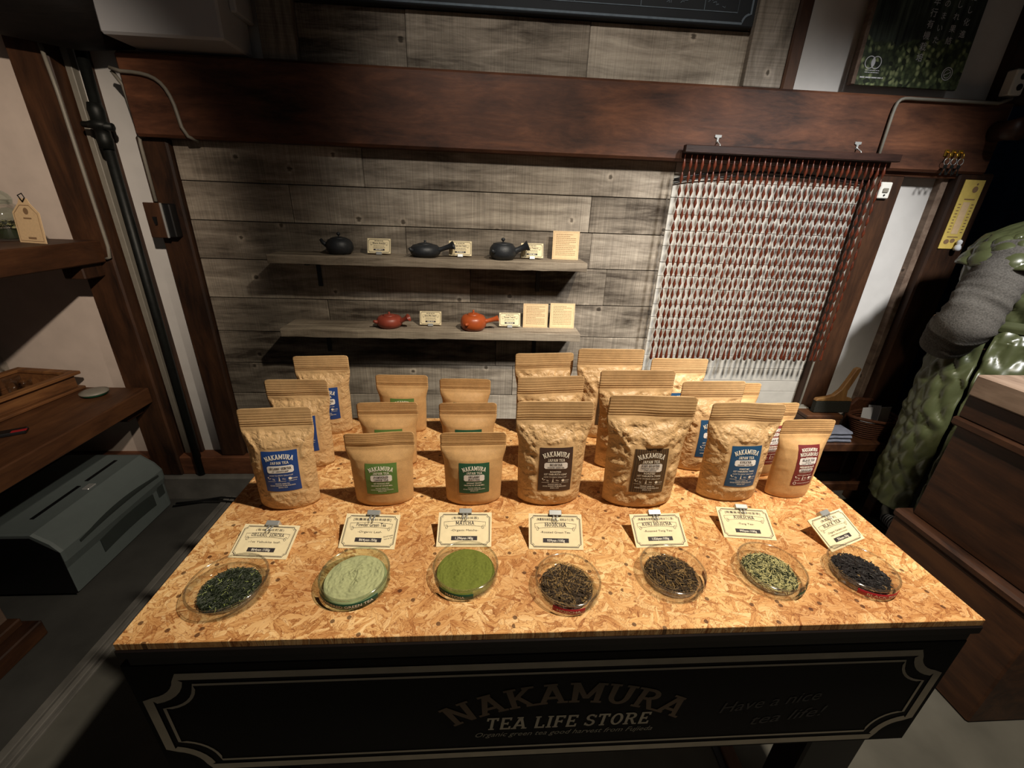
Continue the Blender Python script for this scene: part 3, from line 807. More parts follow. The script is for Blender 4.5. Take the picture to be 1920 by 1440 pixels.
# ---- navy curtain
nv = MB(); n_ = 60
vs = []
for i in range(n_ + 1):
    x = 1.895 + 1.2 * i / n_
    y = 1.80 + 0.022 * math.sin(i * 0.9) + 0.01 * math.sin(i * 2.1 + 1)
    for zz in (0.02, 0.8, 1.6, 2.45): vs.append((x, y + 0.004 * math.sin(zz * 5 + i), zz))
for i in range(n_ + 1):
    for j in range(4):
        p = vs[i * 4 + j]; vs.append((p[0], p[1] + 0.003, p[2]))
o_ = (n_ + 1) * 4
fs = []
for i in range(n_):
    for j in range(3):
        a = i * 4 + j; fs += [(a, a + 4, a + 5, a + 1), (o_ + a, o_ + a + 1, o_ + a + 5, o_ + a + 4)]
    fs += [(i * 4, o_ + i * 4, o_ + i * 4 + 4, i * 4 + 4), (i * 4 + 3, i * 4 + 7, o_ + i * 4 + 7, o_ + i * 4 + 3)]
nv.add(vs, fs)
cu = thing('navy_curtain', 'dark navy cloth curtain hanging behind the person', 'curtain')
obj('cloth', nv, 'navy', cu, 0, True)
obj('rail', MB().tube([(1.885, 1.80, 2.46), (3.12, 1.80, 2.46)], .012, 8), 'iron', cu, 0, True)

# ---- bead curtain
bc = thing('bead_curtain', 'wooden bead curtain of red-brown strands hung from a dark rod', 'bead curtain', (0, 1.612, 1.475))
obj('rod', MB().box(0.672, 1.452, -0.012, 0.010, -0.012, 0.012), 'rod', bc, 0.002)
def strand_mesh(seed):
    r = random.Random(seed); m = MB()
    z = -0.012
    m.tube([(0, 0, z), (0, 0, -0.74)], 0.0009, 4)
    z -= 0.012 + r.uniform(0, .008)
    pitch = 0.0405
    n = int((0.722 + z) / pitch)
    for i in range(n):
        L = pitch * r.uniform(.86, .93)
        q = r.uniform(.92, 1.08) * .0064
        m.lathe([(.0022, z), (.0028, z - L * .10), (q, z - L * .55), (.0035, z - L * .85), (.0016, z - L)], 7, c=(r.uniform(-.0006, .0006), 0, 0))
        z -= pitch
    m.lathe([(.002, z + .004), (.003, z - .004), (.0055, z - .024), (.0062, z - .036), (.004, z - .042), (0, z - .043)], 8)
    return m.mesh('strand', True)
sm = [strand_mesh(i) for i in range(4)]
for i in range(34):
    o = obj('strand', sm[i % 4], 'bead', bc, loc=(0.680 + 0.0222 * i + rng.uniform(-.002, .002), 0, rng.uniform(-.004, .002)), rot=(0, rng.uniform(-.006, .006), rng.uniform(0, 6)))
for i, hx in enumerate((0.795, 1.305)):
    hk = thing('curtain_hook', ('left', 'right')[i] + ' metal hook holding the bead curtain rod', 'hook', (hx, 1.640, 1.512), group='metal hooks of the bead curtain')
    obj('plate', MB().prism([(-.012, .012), (.012, .012), (.012, .004), (.004, .002), (.003, -.012), (-.003, -.012), (-.004, .002), (-.012, .004)], -.004, 0), 'chrome', hk, .001)
    obj('hook_wire', MB().tube([(0, -.003, -.006), (0, -.014, -.014), (0, -.026, -.020), (0, -.030, -.026)], .002, 6), 'chrome', hk, 0, True)

# ================================================================== display table
TZ = 0.75
tb = thing('display_table', 'display table with a particle-strand board top and a black painted front', 'table', (0.13, 0.70, 0.0))
obj('tabletop', MB().box(-0.600, 0.603, -0.307, 0.312, 0.738, TZ), 'osb', tb, 0.0008)
obj('top_edge', MB().box(-0.602, 0.605, -0.309, 0.3135, 0.722, 0.738), 'dark_table', tb, 0.002)
obj('moulding', MB().box(-0.598, 0.603, -0.303, 0.305, 0.700, 0.722), 'dark_table', tb, 0.003)
for s in (-1, 1):
    obj('side_apron', MB().box(s * 0.595 - 0.01, s * 0.595 + 0.01, -0.28, 0.30, 0.58, 0.700), 'dark_table', tb, 0.002)
    for y in (-0.245, 0.25):
        obj('leg', MB().box(s * 0.53 - 0.055, s * 0.53 + 0.055, y - 0.03, y + 0.03, 0.0, 0.70), 'dark_table', tb, 0.004)
obj('back_apron', MB().box(-0.585, 0.585, 0.285, 0.303, 0.60, 0.700), 'dark_table', tb, 0.002)
sp_ = obj('front_panel', MB().box(-0.612, 0.606, -0.302, -0.284, 0.447, 0.700), 'sign', tb, 0.002)
P = lambda x, y: (x, -0.3028, y)
cx0, cz0 = -0.003, 0.568
fr = [stroke([(x + cx0, y + cz0) for x, y in notched(1.185, 0.215, 0.050, 8)], 0.0135, True), stroke([(x + cx0, y + cz0) for x, y in notched(1.150, 0.180, 0.050, 8)], 0.0045, True)]
obj('painted_border', flat(fr, P), 'sign_line', sp_)
obj('painted_name', flat([S('NAKAMURA', 0.047, 0.004, 0.610, 0.395, arc=0.36)], P), 'sign_gold', sp_)
obj('painted_name', flat([S('TEA LIFE STORE', 0.030, 0.008, 0.540, 0.262, slant=0.12)], P), 'sign_line', sp_)
obj('painted_script', flat([T('Organic green tea good harvest from Fujieda', 0.012, 0.004, 0.513, 0.285, shear=0.45)], P), 'sign_script', sp_)
def rot2(part, a, cx, cy):
    v, f = part; c, s = math.cos(a), math.sin(a)
    return [(cx + (x - cx) * c - (y - cy) * s, cy + (x - cx) * s + (y - cy) * c) for x, y in v], f
obj('painted_script', flat([rot2(T('Have a nice', 0.026, 0.33, 0.570, 0.165, shear=0.4), .16, .33, .570), rot2(T('tea life!', 0.026, 0.372, 0.532, 0.125, shear=0.4), .16, .372, .532)], P), 'sign_faint', sp_)

# ------------------------------------------------------------------ tea bags
import numpy as np
def nss(a, b, x):
    t = np.clip((x - a) / (b - a), 0, 1)
    return t * t * (3 - 2 * t)
def vnoise(x, y, seed):
    """smooth value noise, -1..1, on arrays"""
    xi, yi = np.floor(x), np.floor(y)
    fx, fy = x - xi, y - yi
    fx = fx * fx * (3 - 2 * fx); fy = fy * fy * (3 - 2 * fy)
    def h(a, b):
        v = np.sin(a * 127.1 + b * 311.7 + seed * 74.7) * 43758.5453
        return v - np.floor(v)
    a = h(xi, yi) * (1 - fx) + h(xi + 1, yi) * fx
    b = h(xi, yi + 1) * (1 - fx) + h(xi + 1, yi + 1) * fx
    return (a * (1 - fy) + b * fy) * 2 - 1
class Bag:
    def __init__(s, W, H, D, lab, amp, kseed, folds):
        s.W, s.H, s.D, s.amp, s.folds = W, H, D, amp, folds
        s.lx, s.lz, s.lw, s.lh = lab
        s.ks = kseed
    def prof(s, v):
        xs = [0, .04, .08, .20, .42, .55, .66, .72, .775, .82, 1]
        ys = [.82, .95, 1.0, 1.0, .98, .88, .66, .40, .13, .035, .03]
        return np.interp(v, xs, ys)
    def hw(s, z):
        v = z / s.H
        w = s.W / 2 * (0.865 + 0.035 * nss(0.0, .55, v) + 0.10 * nss(.58, .81, v))
        r = 0.007
        q = np.clip(r - (s.H - z), 0, r); w = w - (r - np.sqrt(r * r - q * q))
        q = np.clip(r - z, 0, r); w = w - .6 * (r - np.sqrt(r * r - q * q))
        return w
    def base(s, x, z):
        v = np.clip(z / s.H, 0, 1)
        u = np.clip(x / s.hw(np.clip(z, 0, s.H - .008)), -1, 1)
        d = s.D / 2 * s.prof(v) * np.maximum(0, 1 - np.abs(u) ** 2.3) ** .72
        low = vnoise(x * 22 + s.ks * 9.3, z * 17, s.ks)
        return d + low * .0030 * nss(0.02, .2, v) * (1 - nss(.70, .80, v)) * (1 - np.abs(u) ** 4) * (0.35 + s.amp * 110)
    def lmask(s, x, z):
        return nss(.0015, .010, np.maximum(np.abs(x - s.lx) - s.lw / 2, np.abs(z - s.lz) - s.lh / 2))
    def front(s, x, z, seed):
        v = z / s.H; u = x / np.maximum(s.hw(z), 1e-4)
        d = s.base(x, z)
        m = s.lmask(x, z) * nss(.0, .05, v) * (1 - nss(.765, .815, v)) * (1 - np.abs(u) ** 8)
        c = np.zeros_like(d)
        r = random.Random(int(seed * 1000))
        for k in range(s.folds):
            fx, fz = r.uniform(-.48, .48) * s.W, s.H * (.05 + .72 * r.random() ** .75)
            th = r.gauss(0, .55) + (.6 if fx > 0 else -.6) * (1 if fz > .5 * s.H else -.3)
            L, w = r.uniform(.010, .034), r.uniform(.0022, .0060)
            hgt = r.choice((1, 1, -1)) * r.uniform(.45, 1.0)
            a = (x - fx) * math.cos(th) + (z - fz) * math.sin(th)
            b = -(x - fx) * math.sin(th) + (z - fz) * math.cos(th)
            b = b + 6.0 * a * a * r.uniform(-1, 1)
            c += hgt * np.exp(-np.abs(b) / w) * np.maximum(0, 1 - (a / L) ** 2)
        for f, a in ((70, .55), (150, .40), (300, .22)):
            n = vnoise(x * f + seed * 7.1 + z * f * .3, z * f * .85 - x * f * .2, seed + f)
            c += a * (0.45 - np.abs(n) * 1.2)
        for sx in (-1, 1):      # folds running in from the ends of the zip seal
            ax, az = sx * s.W * .44, s.H * .79
            bx, bz = sx * s.W * (.24 + .08 * math.sin(seed * 3 + sx)), s.H * (.56 + .05 * math.sin(seed + sx))
            t = np.clip(((x - ax) * (bx - ax) + (z - az) * (bz - az)) / ((bx - ax) ** 2 + (bz - az) ** 2), 0, 1)
            dd = np.hypot(x - ax - t * (bx - ax), z - az - t * (bz - az))
            side = np.sign((x - ax) * (bz - az) - (z - az) * (bx - ax)) * sx
            c += (1.5 * np.exp(-dd / .0045) - 1.7 * np.exp(-dd / .010) * (side > 0)) * (1 - .6 * t) * .8
        rib = np.zeros_like(d)
        for vr, a in ((.835, 1.0), (.858, 1.0), (.878, .8), (.905, .5), (.93, .4), (.955, .35)):
            rib += a * np.exp(-((v - vr) * s.H / .0012) ** 2)
        wob = .0030 * vnoise(x * 18 + seed, v * 2.5, seed) * nss(.72, .9, v)
        edge = -.0022 * nss(.80, .83, v) * (1 - nss(.83, .87, v))
        return d + s.amp * c * m + (.0009 * rib + edge * .3) * nss(0, .05, 1 - np.abs(u)), wob
    def mesh(s, seed):
        nu = 56; L = 2 * nu
        zs = np.array([s.H * t for t in [i / 62 * .80 for i in range(63)] + [.80 + i / 44 * .20 for i in range(1, 45)]])
        us = np.concatenate([np.linspace(-1, 1, nu + 1), np.linspace(1, -1, nu + 1)[1:-1]])
        U, Z = np.meshgrid(us, zs)
        Xc = U * s.hw(Z)
        f, wob = s.front(Xc, Z, seed)
        bk = s.base(Xc, Z) * .9 + .0008
        isf = np.zeros(L, bool); isf[:nu + 1] = True
        Y = np.where(isf[None, :], -f, bk) + wob
        vs = np.stack([Xc, Y, Z], -1).reshape(-1, 3)
        fs = []
        R = len(zs)
        for j in range(R - 1):
            for i in range(L):
                k = (i + 1) % L
                fs.append((j * L + i, j * L + k, (j + 1) * L + k, (j + 1) * L + i))
        for j, flip in ((0, True), (R - 1, False)):
            o = j * L
            for i in range(nu):
                a, b = o + i, o + i + 1
                c = o + (L - i - 1) if i < nu - 1 else o + nu
                d = o + (L - i) % L
                q = []
                for t in (a, b, c, d):
                    if t not in q: q.append(t)
                if len(q) > 2: fs.append(q[::-1] if flip else q)
        m = MB(); m.v = [tuple(p) for p in vs.tolist()]; m.f = fs; m.mi = [0] * len(fs)
        me = m.mesh('bag_body', True)
        at = me.attributes.new('crumple', 'FLOAT', 'POINT')
        vv = Z / s.H
        at.data.foreach_set('value', ((1 - nss(.765, .80, vv)) * nss(.0, .03, vv) * np.where(isf[None, :], s.lmask(Xc, Z), 1.0)).reshape(-1).astype(np.float32))
        return me
    def pts(s, xy, off):
        a = np.array([(p[0], p[1], p[2] if len(p) > 2 else 0.0) for p in xy])
        X, Z = s.lx + a[:, 0], s.lz + a[:, 1]
        Y = -s.base(X, Z) - off - a[:, 2]
        return [tuple(p) for p in np.stack([X, Y, Z], -1).tolist()]
    def label_mesh(s):
        m = MB(); nx, ny = 14, 18; vs = []
        for j in range(ny + 1):
            for i in range(nx + 1):
                vs.append((-s.lw / 2 + s.lw * i / nx, -s.lh / 2 + s.lh * j / ny))
        m.add(s.pts(vs, .0006), [(j * (nx + 1) + i, j * (nx + 1) + i + 1, (j + 1) * (nx + 1) + i + 1, (j + 1) * (nx + 1) + i) for j in range(ny) for i in range(nx)])
        return m.mesh('label', True)
    def flat(s, parts, off):
        vs, fs = merge(parts)
        m = MB(); m.add(s.pts(vs, off), fs)
        return m.mesh('print')

def pill(w, h, cx, cy, r):
    out = [rect2(cx - w / 2 + r, cx - w / 2 + r + (w - 2 * r) / 6 * (i + 1), cy - h / 2, cy + h / 2) for i in range(0)]
    n = 8
    for i in range(n):
        a = cx - w / 2 + r + (w - 2 * r) * i / n; b = cx - w / 2 + r + (w - 2 * r) * (i + 1) / n
        out.append(rect2(a, b, cy - h / 2, cy + h / 2))
    for sgn in (-1, 1):
        xe = cx + sgn * (w / 2 - r)
        out.append(([(xe, cy - h / 2), (xe + sgn * r, cy - h / 2 + r), (xe + sgn * r, cy + h / 2 - r), (xe, cy + h / 2)], [(0, 1, 2, 3)]))
    return out
def brew(y, lw, vals):
    out = []
    k = lw / 0.064
    for i, v in enumerate(vals):
        x = (-.019 + .019 * i) * k
        if i == 0: out += [stroke([(x - .006 * k, y + .003), (x - .003 * k, y), (x, y + .002)], .0009), disc2(x - .005 * k, y + .0035, .0012, 8)]
        elif i == 1: out += [stroke([(x - .004 * k, y - .002), (x - .004 * k, y + .004)], .0011), disc2(x - .004 * k, y - .002, .0015, 8)]
        else: out += [disc2(x - .0035 * k, y, .0028, 12)]
        out.append(T(v, .0032, x + .0045 * k, y))
        out.append(rect2(x - .0065 * k, x + .0075 * k, y - .0052, y - .0047))
    return out
KINDS = {
 # W, H, D, (label x, z, w, h), crumple, seed, folds
 'sen': (Bag(.122, .195, .056, (.003, .083, .058, .078), .0026, 1, 40), 'blue'),
 'pow': (Bag(.124, .147, .046, (.001, .062, .056, .062), .0004, 2, 6), 'light green'),
 'mat': (Bag(.121, .147, .046, (.001, .062, .056, .062), .0004, 3, 5), 'dark green'),
 'hoj': (Bag(.142, .210, .060, (.004, .082, .062, .090), .0036, 4, 75), 'dark brown'),
 'kuk': (Bag(.160, .226, .062, (.004, .085, .064, .092), .0042, 5, 100), 'striped brown'),
 'kch': (Bag(.140, .206, .058, (.006, .083, .060, .086), .0036, 6, 60), 'teal blue'),
 'blk': (Bag(.108, .170, .046, (.006, .078, .046, .086), .0006, 7, 6), 'maroon'),
}
def label_print(k):
    b = KINDS[k][0]; w, h = b.lw, b.lh
    F = lambda p: h / 2 - p * h
    light, plq, dark = [], [], []
    def foot(p0, p1, p2, q=.030):
        return [T('ORGANIC GREEN TEA', q * h, 0, F(p0), w * .42, offset=.01), T('GOOD HARVEST FROM SHIZUOKA', q * h, 0, F(p1), w * .72, offset=.01), T('SINCE 1919', q * h, 0, F(p2), w * .26, offset=.01)]
    if k == 'blk':
        light += [S('NAKAMURA', .070 * h, 0, F(.090), w * .74, arc=.085), S('NEIGHBORS', .080 * h, 0, F(.190), w * .84, arc=.085)]
        plq += pill(w * .80, .17 * h, 0, F(.365), .002) + pill(w * .66, .062 * h, 0, F(.585), .001)
        dark += [S('BLACK TEA', .055 * h, 0, F(.330), w * .58), T('BLACK TEA', .022 * h, 0, F(.385), w * .26, offset=.02), T('ORGANIC YABUKITA LEAF', .022 * h, 0, F(.420), w * .60, offset=.02), T('YABUKITA LEAF', .034 * h, 0, F(.585), w * .54, offset=.03)]
        light += [T('NEIGHBORS No.02', .046 * h, 0, F(.500), w * .68, offset=.025), T('ORGANIC LEAF FARM', .020 * h, 0, F(.542), w * .52), T('FROM SHIZUOKA JAPAN', .024 * h, 0, F(.640), w * .62), T('HOW TO BREW 200ml CUP', .030 * h, 0, F(.715), w * .66)]
        light += brew(F(.795), .048, ('5g', '95c', '90s'))
        light += [stroke(disc2(-w * .36, F(.93), .0028, 12)[0], .0008, True), T('NAKAMURA NEIGHBORS BLACK TEA', .020 * h, w * .08, F(.93), w * .64)]
        light_gold = T('Organic', .026 * h, 0, F(.262), w * .34, shear=.3)
        light.append(light_gold)
        return light, plq, dark
    if k in ('pow', 'mat'):
        a, c = (('POWDERED', 'GREEN TEA'), ('1ST PICKING LEAF', 'GROUND BY STONE MILL')) if k == 'pow' else (('ORGANIC', 'MATCHA'), ('ORGANIC TENCHA', 'GROUND BY STONE MILL'))
        light += [S('NAKAMURA', .125 * h, 0, F(.135), w * .80, arc=.055), S('JAPAN TEA', .075 * h, 0, F(.285), w * .52)]
        plq += pill(w * .68, .205 * h, 0, F(.455), .0022)
        dark += [S(a[0], .068 * h, 0, F(.410), w * (.46 if k == 'pow' else .38)), S(a[1], .068 * h, 0, F(.500), w * (.46 if k == 'pow' else .38))]
        light += [T(c[0], .046 * h, 0, F(.622), w * .50, offset=.02), T(c[1], .046 * h, 0, F(.700), w * .68, offset=.02)] + foot(.790, .845, .900, .034)
        return light, plq, dark
    nm = {'sen': ('ORGANIC SENCHA', '1ST YABUKITA LEAF', None), 'hoj': ('HOJICHA', 'ROASTED GREEN TEA', None), 'kuk': ('KUKI HOJICHA', 'ROASTED GREEN TEA', '[TWIG EDITION]'), 'kch': ('KUKICHA', 'ORGANIC TWIG TEA', None)}[k]
    light += [S('NAKAMURA', .105 * h, 0, F(.120), w * .82, arc=.058), S('JAPAN TEA', .062 * h, 0, F(.262), w * .52)]
    if k == 'sen':
        plq += pill(w * .74, .175 * h, 0, F(.425), .0024)
        dark += [S(nm[0], .062 * h, 0, F(.400), w * .62), T(nm[1], .034 * h, 0, F(.470), w * .46, offset=.02)]
        light += [T('HOW TO BREW 200ml CUP', .034 * h, 0, F(.575), w * .66)] + brew(F(.665), w, ('5g', '75c', '1min')) + foot(.790, .840, .890, .032)
    else:
        kk = k == 'kuk'
        pc, ph = (.405, .180) if kk else (.388, .140)
        plq += pill(w * .70, ph * h, 0, F(pc), .0024)
        dark += [S(nm[0], .056 * h, 0, F(pc - (.052 if kk else .026)), w * (.54 if kk else .38)), T(nm[1], .030 * h, 0, F(pc + (.010 if kk else .038)), w * .50, offset=.025)]
        if kk: dark.append(T(nm[2], .030 * h, 0, F(pc + .056), w * .36, offset=.025))
        two = {'hoj': '1ST YABUKITA LEAF', 'kuk': '1ST YABUKITA TWIG', 'kch': '1ST YABUKITA TWIG'}[k]
        one = 'FOREST MIX' if k == 'kch' else 'ROASTED'
        light += [T(one, .040 * h, 0, F(.528), w * .33, offset=.02), T(two, .040 * h, 0, F(.588), w * .68, offset=.02), T('HOW TO BREW 200ml CUP', .032 * h, 0, F(.655), w * .68)]
        light += brew(F(.735), w, ('5g', '90c', '1min')) + foot(.835, .880, .925)
    return light, plq, dark
NAMES = {'sen': 'organic sencha', 'pow': 'powdered green tea', 'mat': 'organic matcha', 'hoj': 'hojicha', 'kuk': 'kuki hojicha', 'kch': 'kukicha', 'blk': 'black tea'}
ROWN = ('nearest the cards', 'in the middle row', 'at the back of its row')
# base centre x, y, yaw (degrees), lean (degrees) for the front, middle and back bag of each column
POS = {
 'sen': [(-.362, .672, 5, -1.0), (-.376, .803, 2, 0), (-.378, .945, 6, 0)],
 'pow': [(-.188, .676, 3, 0), (-.200, .800, 3, 0), (-.198, .950, 0, 0)],
 'mat': [(-.019, .676, 2, 0), (-.034, .800, 1, 0), (-.046, .930, -2, 0)],
 'hoj': [(.128, .680, 2, 0), (.137, .797, 5, 0), (.142, .945, 5, 0)],
 'kuk': [(.303, .672, -1, 0), (.317, .797, 1, 0), (.299, .935, 1, 0)],
 'kch': [(.494, .687, -2, 0), (.481, .792, 2, 0), (.467, .930, 1, 0)],
 'blk': [(.627, .690, 2, 0), (.607, .765, 4, 0), (.588, .870, 0, 0)],
}
for k, (b, colname) in KINDS.items():
    lm = b.label_mesh()
    lt, pq, dk = label_print(k)
    ml, mp_, md = b.flat(lt, .00125), b.flat(pq, .00105), b.flat(dk, .00145)
    small = k in ('pow', 'mat')
    for r_, (x, y, yaw, lean) in enumerate(POS[k]):
        bg = thing('tea_pouch', '%spouch of %s with %s label, %s' % ('small ' if small else '', NAMES[k], colname, ROWN[r_]), 'pouch', (x, y, TZ + .0006), (math.radians(lean), 0, math.radians(yaw)), 'pouches of ' + NAMES[k])
        obj('pouch_body', b.mesh(b.ks * 3.7 + r_ * 1.9), 'kraft' if b.folds < 10 else 'kraft_crumpled', bg)
        lo = obj('label', lm, 'lab_' + k, bg)
        lo['label'] = colname + ' printed label'
        obj('lettering', ml, 'ink_w', lo)
        obj('plaque', mp_, 'pill', lo)
        obj('lettering', md, 'ink', lo)

# ------------------------------------------------------------------ price cards
CW, CH = 0.0925, 0.0585
def card_print(jp, title, sub, price, extra=None, title_slab=True, sub2=None, dashes=None):
    d = [stroke(notched(CW - .007, CH - .007, .0045, 4), .0010, True), stroke(notched(CW - .010, CH - .010, .0045, 4), .0004, True)]
    if jp: d.append(T(jp, .0036, 0, .0195, min(.065, .0058 * len(jp))))
    bw = .036
    up = [(-bw + 2 * bw * i / 12, .0125 + .0022 * math.cos((i / 12 - .5) * PI)) for i in range(13)]
    dn = [(-bw * .86 + 2 * bw * .86 * i / 12, .0045 + .0022 * math.cos((i / 12 - .5) * PI)) for i in range(13)]
    d += [stroke(up, .00045), stroke(dn, .00045)]
    for s in (-1, 1):
        sc = [(s * (bw * 1.0 - .0045 + (.0032 - .00022 * i) * math.cos(i * .6 + 1.2)), .0035 + (.0036 - .00022 * i) * math.sin(i * .6 + 1.2)) for i in range(13)]
        d += [stroke([(s * bw, .0125), (s * (bw - .001), .0045), sc[0]], .00045), stroke(sc, .00055)]
    d.append(S(title, .0058, 0, .0108, min(.054, .0058 * .92 * len(title))) if title_slab else T(title, .0062, 0, .0108, .050, offset=.012))
    if sub: d.append(T(sub, .0034, 0, -.0015, min(.052, .0029 * len(sub))))
    if sub2: d.append(T(sub2, .0022, 0, -.0065, .046))
    if extra: d += [rot2(T(extra, .0026, .032, -.0075, .016), .25, .032, -.0075), rot2(T('hot or ice', .0024, .033, -.0115, .014), .25, .033, -.0115)]
    box = [rect2(-.022, .022, -.0185, -.0115)]
    if dashes is not None:
        d += words(-.018, .018, .0195, .0022, dashes) + words(-.022, .022, .0, .0016, dashes) + words(-.024, .024, -.006, .0014, dashes)
    pr = [T(price, .0040, 0, -.0150, .030, offset=.01)] if price else words(-.014, .014, -.0150, .0026, dashes)
    return d, box, pr
def clip(parent, z, back):
    m = MB()
    # spring-steel binder clip: folded body and two wire loops
    m.prism([(-.011, 0), (.011, 0), (.011, .009), (-.011, .009)], -.0055, .0055)
    c = obj('clip', m, 'chrome', parent, .0008, loc=(0, .001, z))
    for s in (-1, 1):
        w = MB().tube([(s * .0035, -.0035, .001), (s * .0045, -.0060, -.006), (s * .0030, -.0062, -.0115), (s * .0015, -.0060, -.006), (s * .0030, -.0035, .001)], .0006, 5)
        obj('wire_handle', w, 'chrome', c, 0, True)
    return c
CARDS = [
 ('cream price card reading ORGANIC SENCHA with a steel clip', (-.3585, .5315), -3.8, .33, ('(有機栽培煎茶)', 'ORGANIC SENCHA', '-1st Yabukita leaf-', '864yen /100g')),
 ('cream price card reading Powder Green Tea with a steel clip', (-.1925, .549), -3.2, .50, ('[無農薬栽培粉末緑茶]', 'Powder Green Tea', '-Organic Leaf-', '864yen /50g', 'Good taste', False)),
 ('cream price card reading MATCHA with a steel clip', (-.032, .550), -1.1, .54, ('(有機栽培抹茶)', 'MATCHA', '-Organic Matcha-', '1,296yen /40g')),
 ('cream price card reading HOJICHA with a steel clip', (.1235, .541), -2.6, .66, ('(無農薬有機栽培深蒸し焙煎ほうじ茶)', 'HOJICHA', '-Roasted Green Tea-', '939yen /100g')),
 ('cream price card reading KUKI HOJICHA with a steel clip', (.308, .543), 1.2, .51, ('(無農薬有機栽培茎焙煎ほうじ茶)', 'KUKI HOJICHA', '-Roasted Twig Tea-', '1,026yen /100g')),
 ('cream price card reading KUKICHA with a steel clip', (.4745, .559), -5.9, .44, ('[無農薬有機栽培茎茶]', 'KUKICHA', '-Twig Tea-', '993yen /100g')),
 ('tilted cream price card reading BLACK TEA by the table edge', (.644, .541), 19.9, .48, ('[無農薬紅茶]', 'BLACK TEA', '-Organic Yabukita Leaf-', '756yen /50g', None, True, 'neighbors black tea from Shizuoka')),
]
for lab, (x, y), yaw, elev, args in CARDS:
    cd = thing('price_card', lab, 'price card', (x, y, TZ + .0008), (-(PI / 2 - elev), 0, math.radians(yaw)), 'price cards on the table')
    # local z runs up the card, local -y faces the viewer
    kw = args
    d, bx_, pr = card_print(kw[0], kw[1], kw[2], kw[3], kw[4] if len(kw) > 4 else None, kw[5] if len(kw) > 5 else True, kw[6] if len(kw) > 6 else None)
    sheet = obj('sheet', MB().box(-CW / 2, CW / 2, 0.0, .0016, 0, CH), 'card', cd)
    obj('print', flat(d, lambda a, b_: (a, -.0003, b_ + CH / 2)), 'ink', sheet)
    obj('price_box', flat(bx_, lambda a, b_: (a, -.0003, b_ + CH / 2)), 'ink', sheet)
    obj('price', flat(pr, lambda a, b_: (a, -.0006, b_ + CH / 2)), 'ink_w', sheet)
    clip(cd, CH - .003, True)
    # prop leg behind so that the card stands up
    hgt = CH * .97 * math.sin(elev)
    foot = CH * .97 / math.cos(PI / 2 - elev) if False else None
    L = CH * .93
    inv = Matrix.Rotation((PI / 2 - elev), 3, 'X')
    top = Vector((0, .003, L)); down = inv @ Vector((0, 0, -1))
    t_ = -(-(L * math.sin(elev)) ) 
    end = top + down * (L * math.sin(elev) - .003 * math.cos(elev) - .0006)
    for s in (-1, 1):
        obj('prop_wire', MB().tube([(s * .006, top.y, top.z), (s * .006, end.y, end.z)], .0009, 6), 'chrome', cd, 0, True)

# ------------------------------------------------------------------ glass dishes with tea samples
R0, RH = 0.049, 0.0205
DISH = [
 ('d_sen', (-.366, .471), 'clear glass dish of dark green sencha leaves, leftmost on the table', None, None, 'glass', .052),
 ('d_pow', (-.190, .482), 'clear glass dish of pale green tea powder with a green tape', 'tape_g', 'POWDERED GREEN TEA', 'glass_g', .050),
 ('d_mat', (-.026, .493), 'clear glass dish of bright green matcha with a green tape', 'tape_g', 'MATCHA', 'glass', .0495),
 ('d_hoj', (.128, .464), 'clear glass dish of brown roasted leaves with a red tape in front', 'tape_r', 'HOJICHA', 'glass', .0485),
 ('d_kuk', (.296, .480), 'clear glass dish of roasted twigs with a red tape at its right', 'tape_r', 'KUKI HOJICHA', 'glass', .049),
 ('d_kch', (.458, .481), 'clear glass dish of pale green twigs with a green tape', 'tape_g', 'KUKICHA', 'glass', .0495),
 ('d_blk', (.606, .475), 'clear glass dish of black tea leaves with a red tape', 'tape_r', 'BLACK TEA', 'glass', .0475),
]
TAPE_AT = {'d_pow': (-150, -38), 'd_mat': (-138, -75), 'd_hoj': (-125, -70), 'd_kuk': (-38, 0), 'd_kch': (-75, -30), 'd_blk': (-135, -55)}
def leaves(seed, n, R, zlo, zhi, length, rad, pale=0.1, mound=0.4, curl=.4):
    r = random.Random(seed); m = MB()
    base = [(0, zhi * .55), (R * .5, zhi * .52), (R * .92, zlo + .0012), (R * .97, zlo)]
    m.lathe(base[::-1], 20)
    for i in range(n):
        a = r.uniform(0, 2 * PI); q = R * math.sqrt(r.random()) * .94
        x, y = q * math.cos(a), q * math.sin(a)
        top = zlo + (zhi - zlo) * (1 - mound * (q / R) ** 2.2) * r.uniform(.62, 1.0)
        L = r.uniform(.55, 1.0) * length; th = r.uniform(0, 2 * PI); tl = r.uniform(-.35, .35)
        rr = rad * r.uniform(.6, 1.2)
        dx, dy, dz = math.cos(th) * L / 2, math.sin(th) * L / 2, math.sin(tl) * L / 2
        if math.hypot(x + dx, y + dy) > R or math.hypot(x - dx, y - dy) > R:
            dx, dy = -math.sin(a) * L / 2, math.cos(a) * L / 2
            x *= .93; y *= .93
        kx, ky = -math.sin(th) * L * r.uniform(-curl, curl) * .5, math.cos(th) * L * r.uniform(-curl, curl) * .5
        m.tube([(x - dx, y - dy, max(zlo, top - dz)), (x + kx, y + ky, top + .0006), (x + dx, y + dy, max(zlo, top + dz))], [rr * .5, rr, rr * .5], 4, True, 1 if r.random() < pale else 0)
    return m
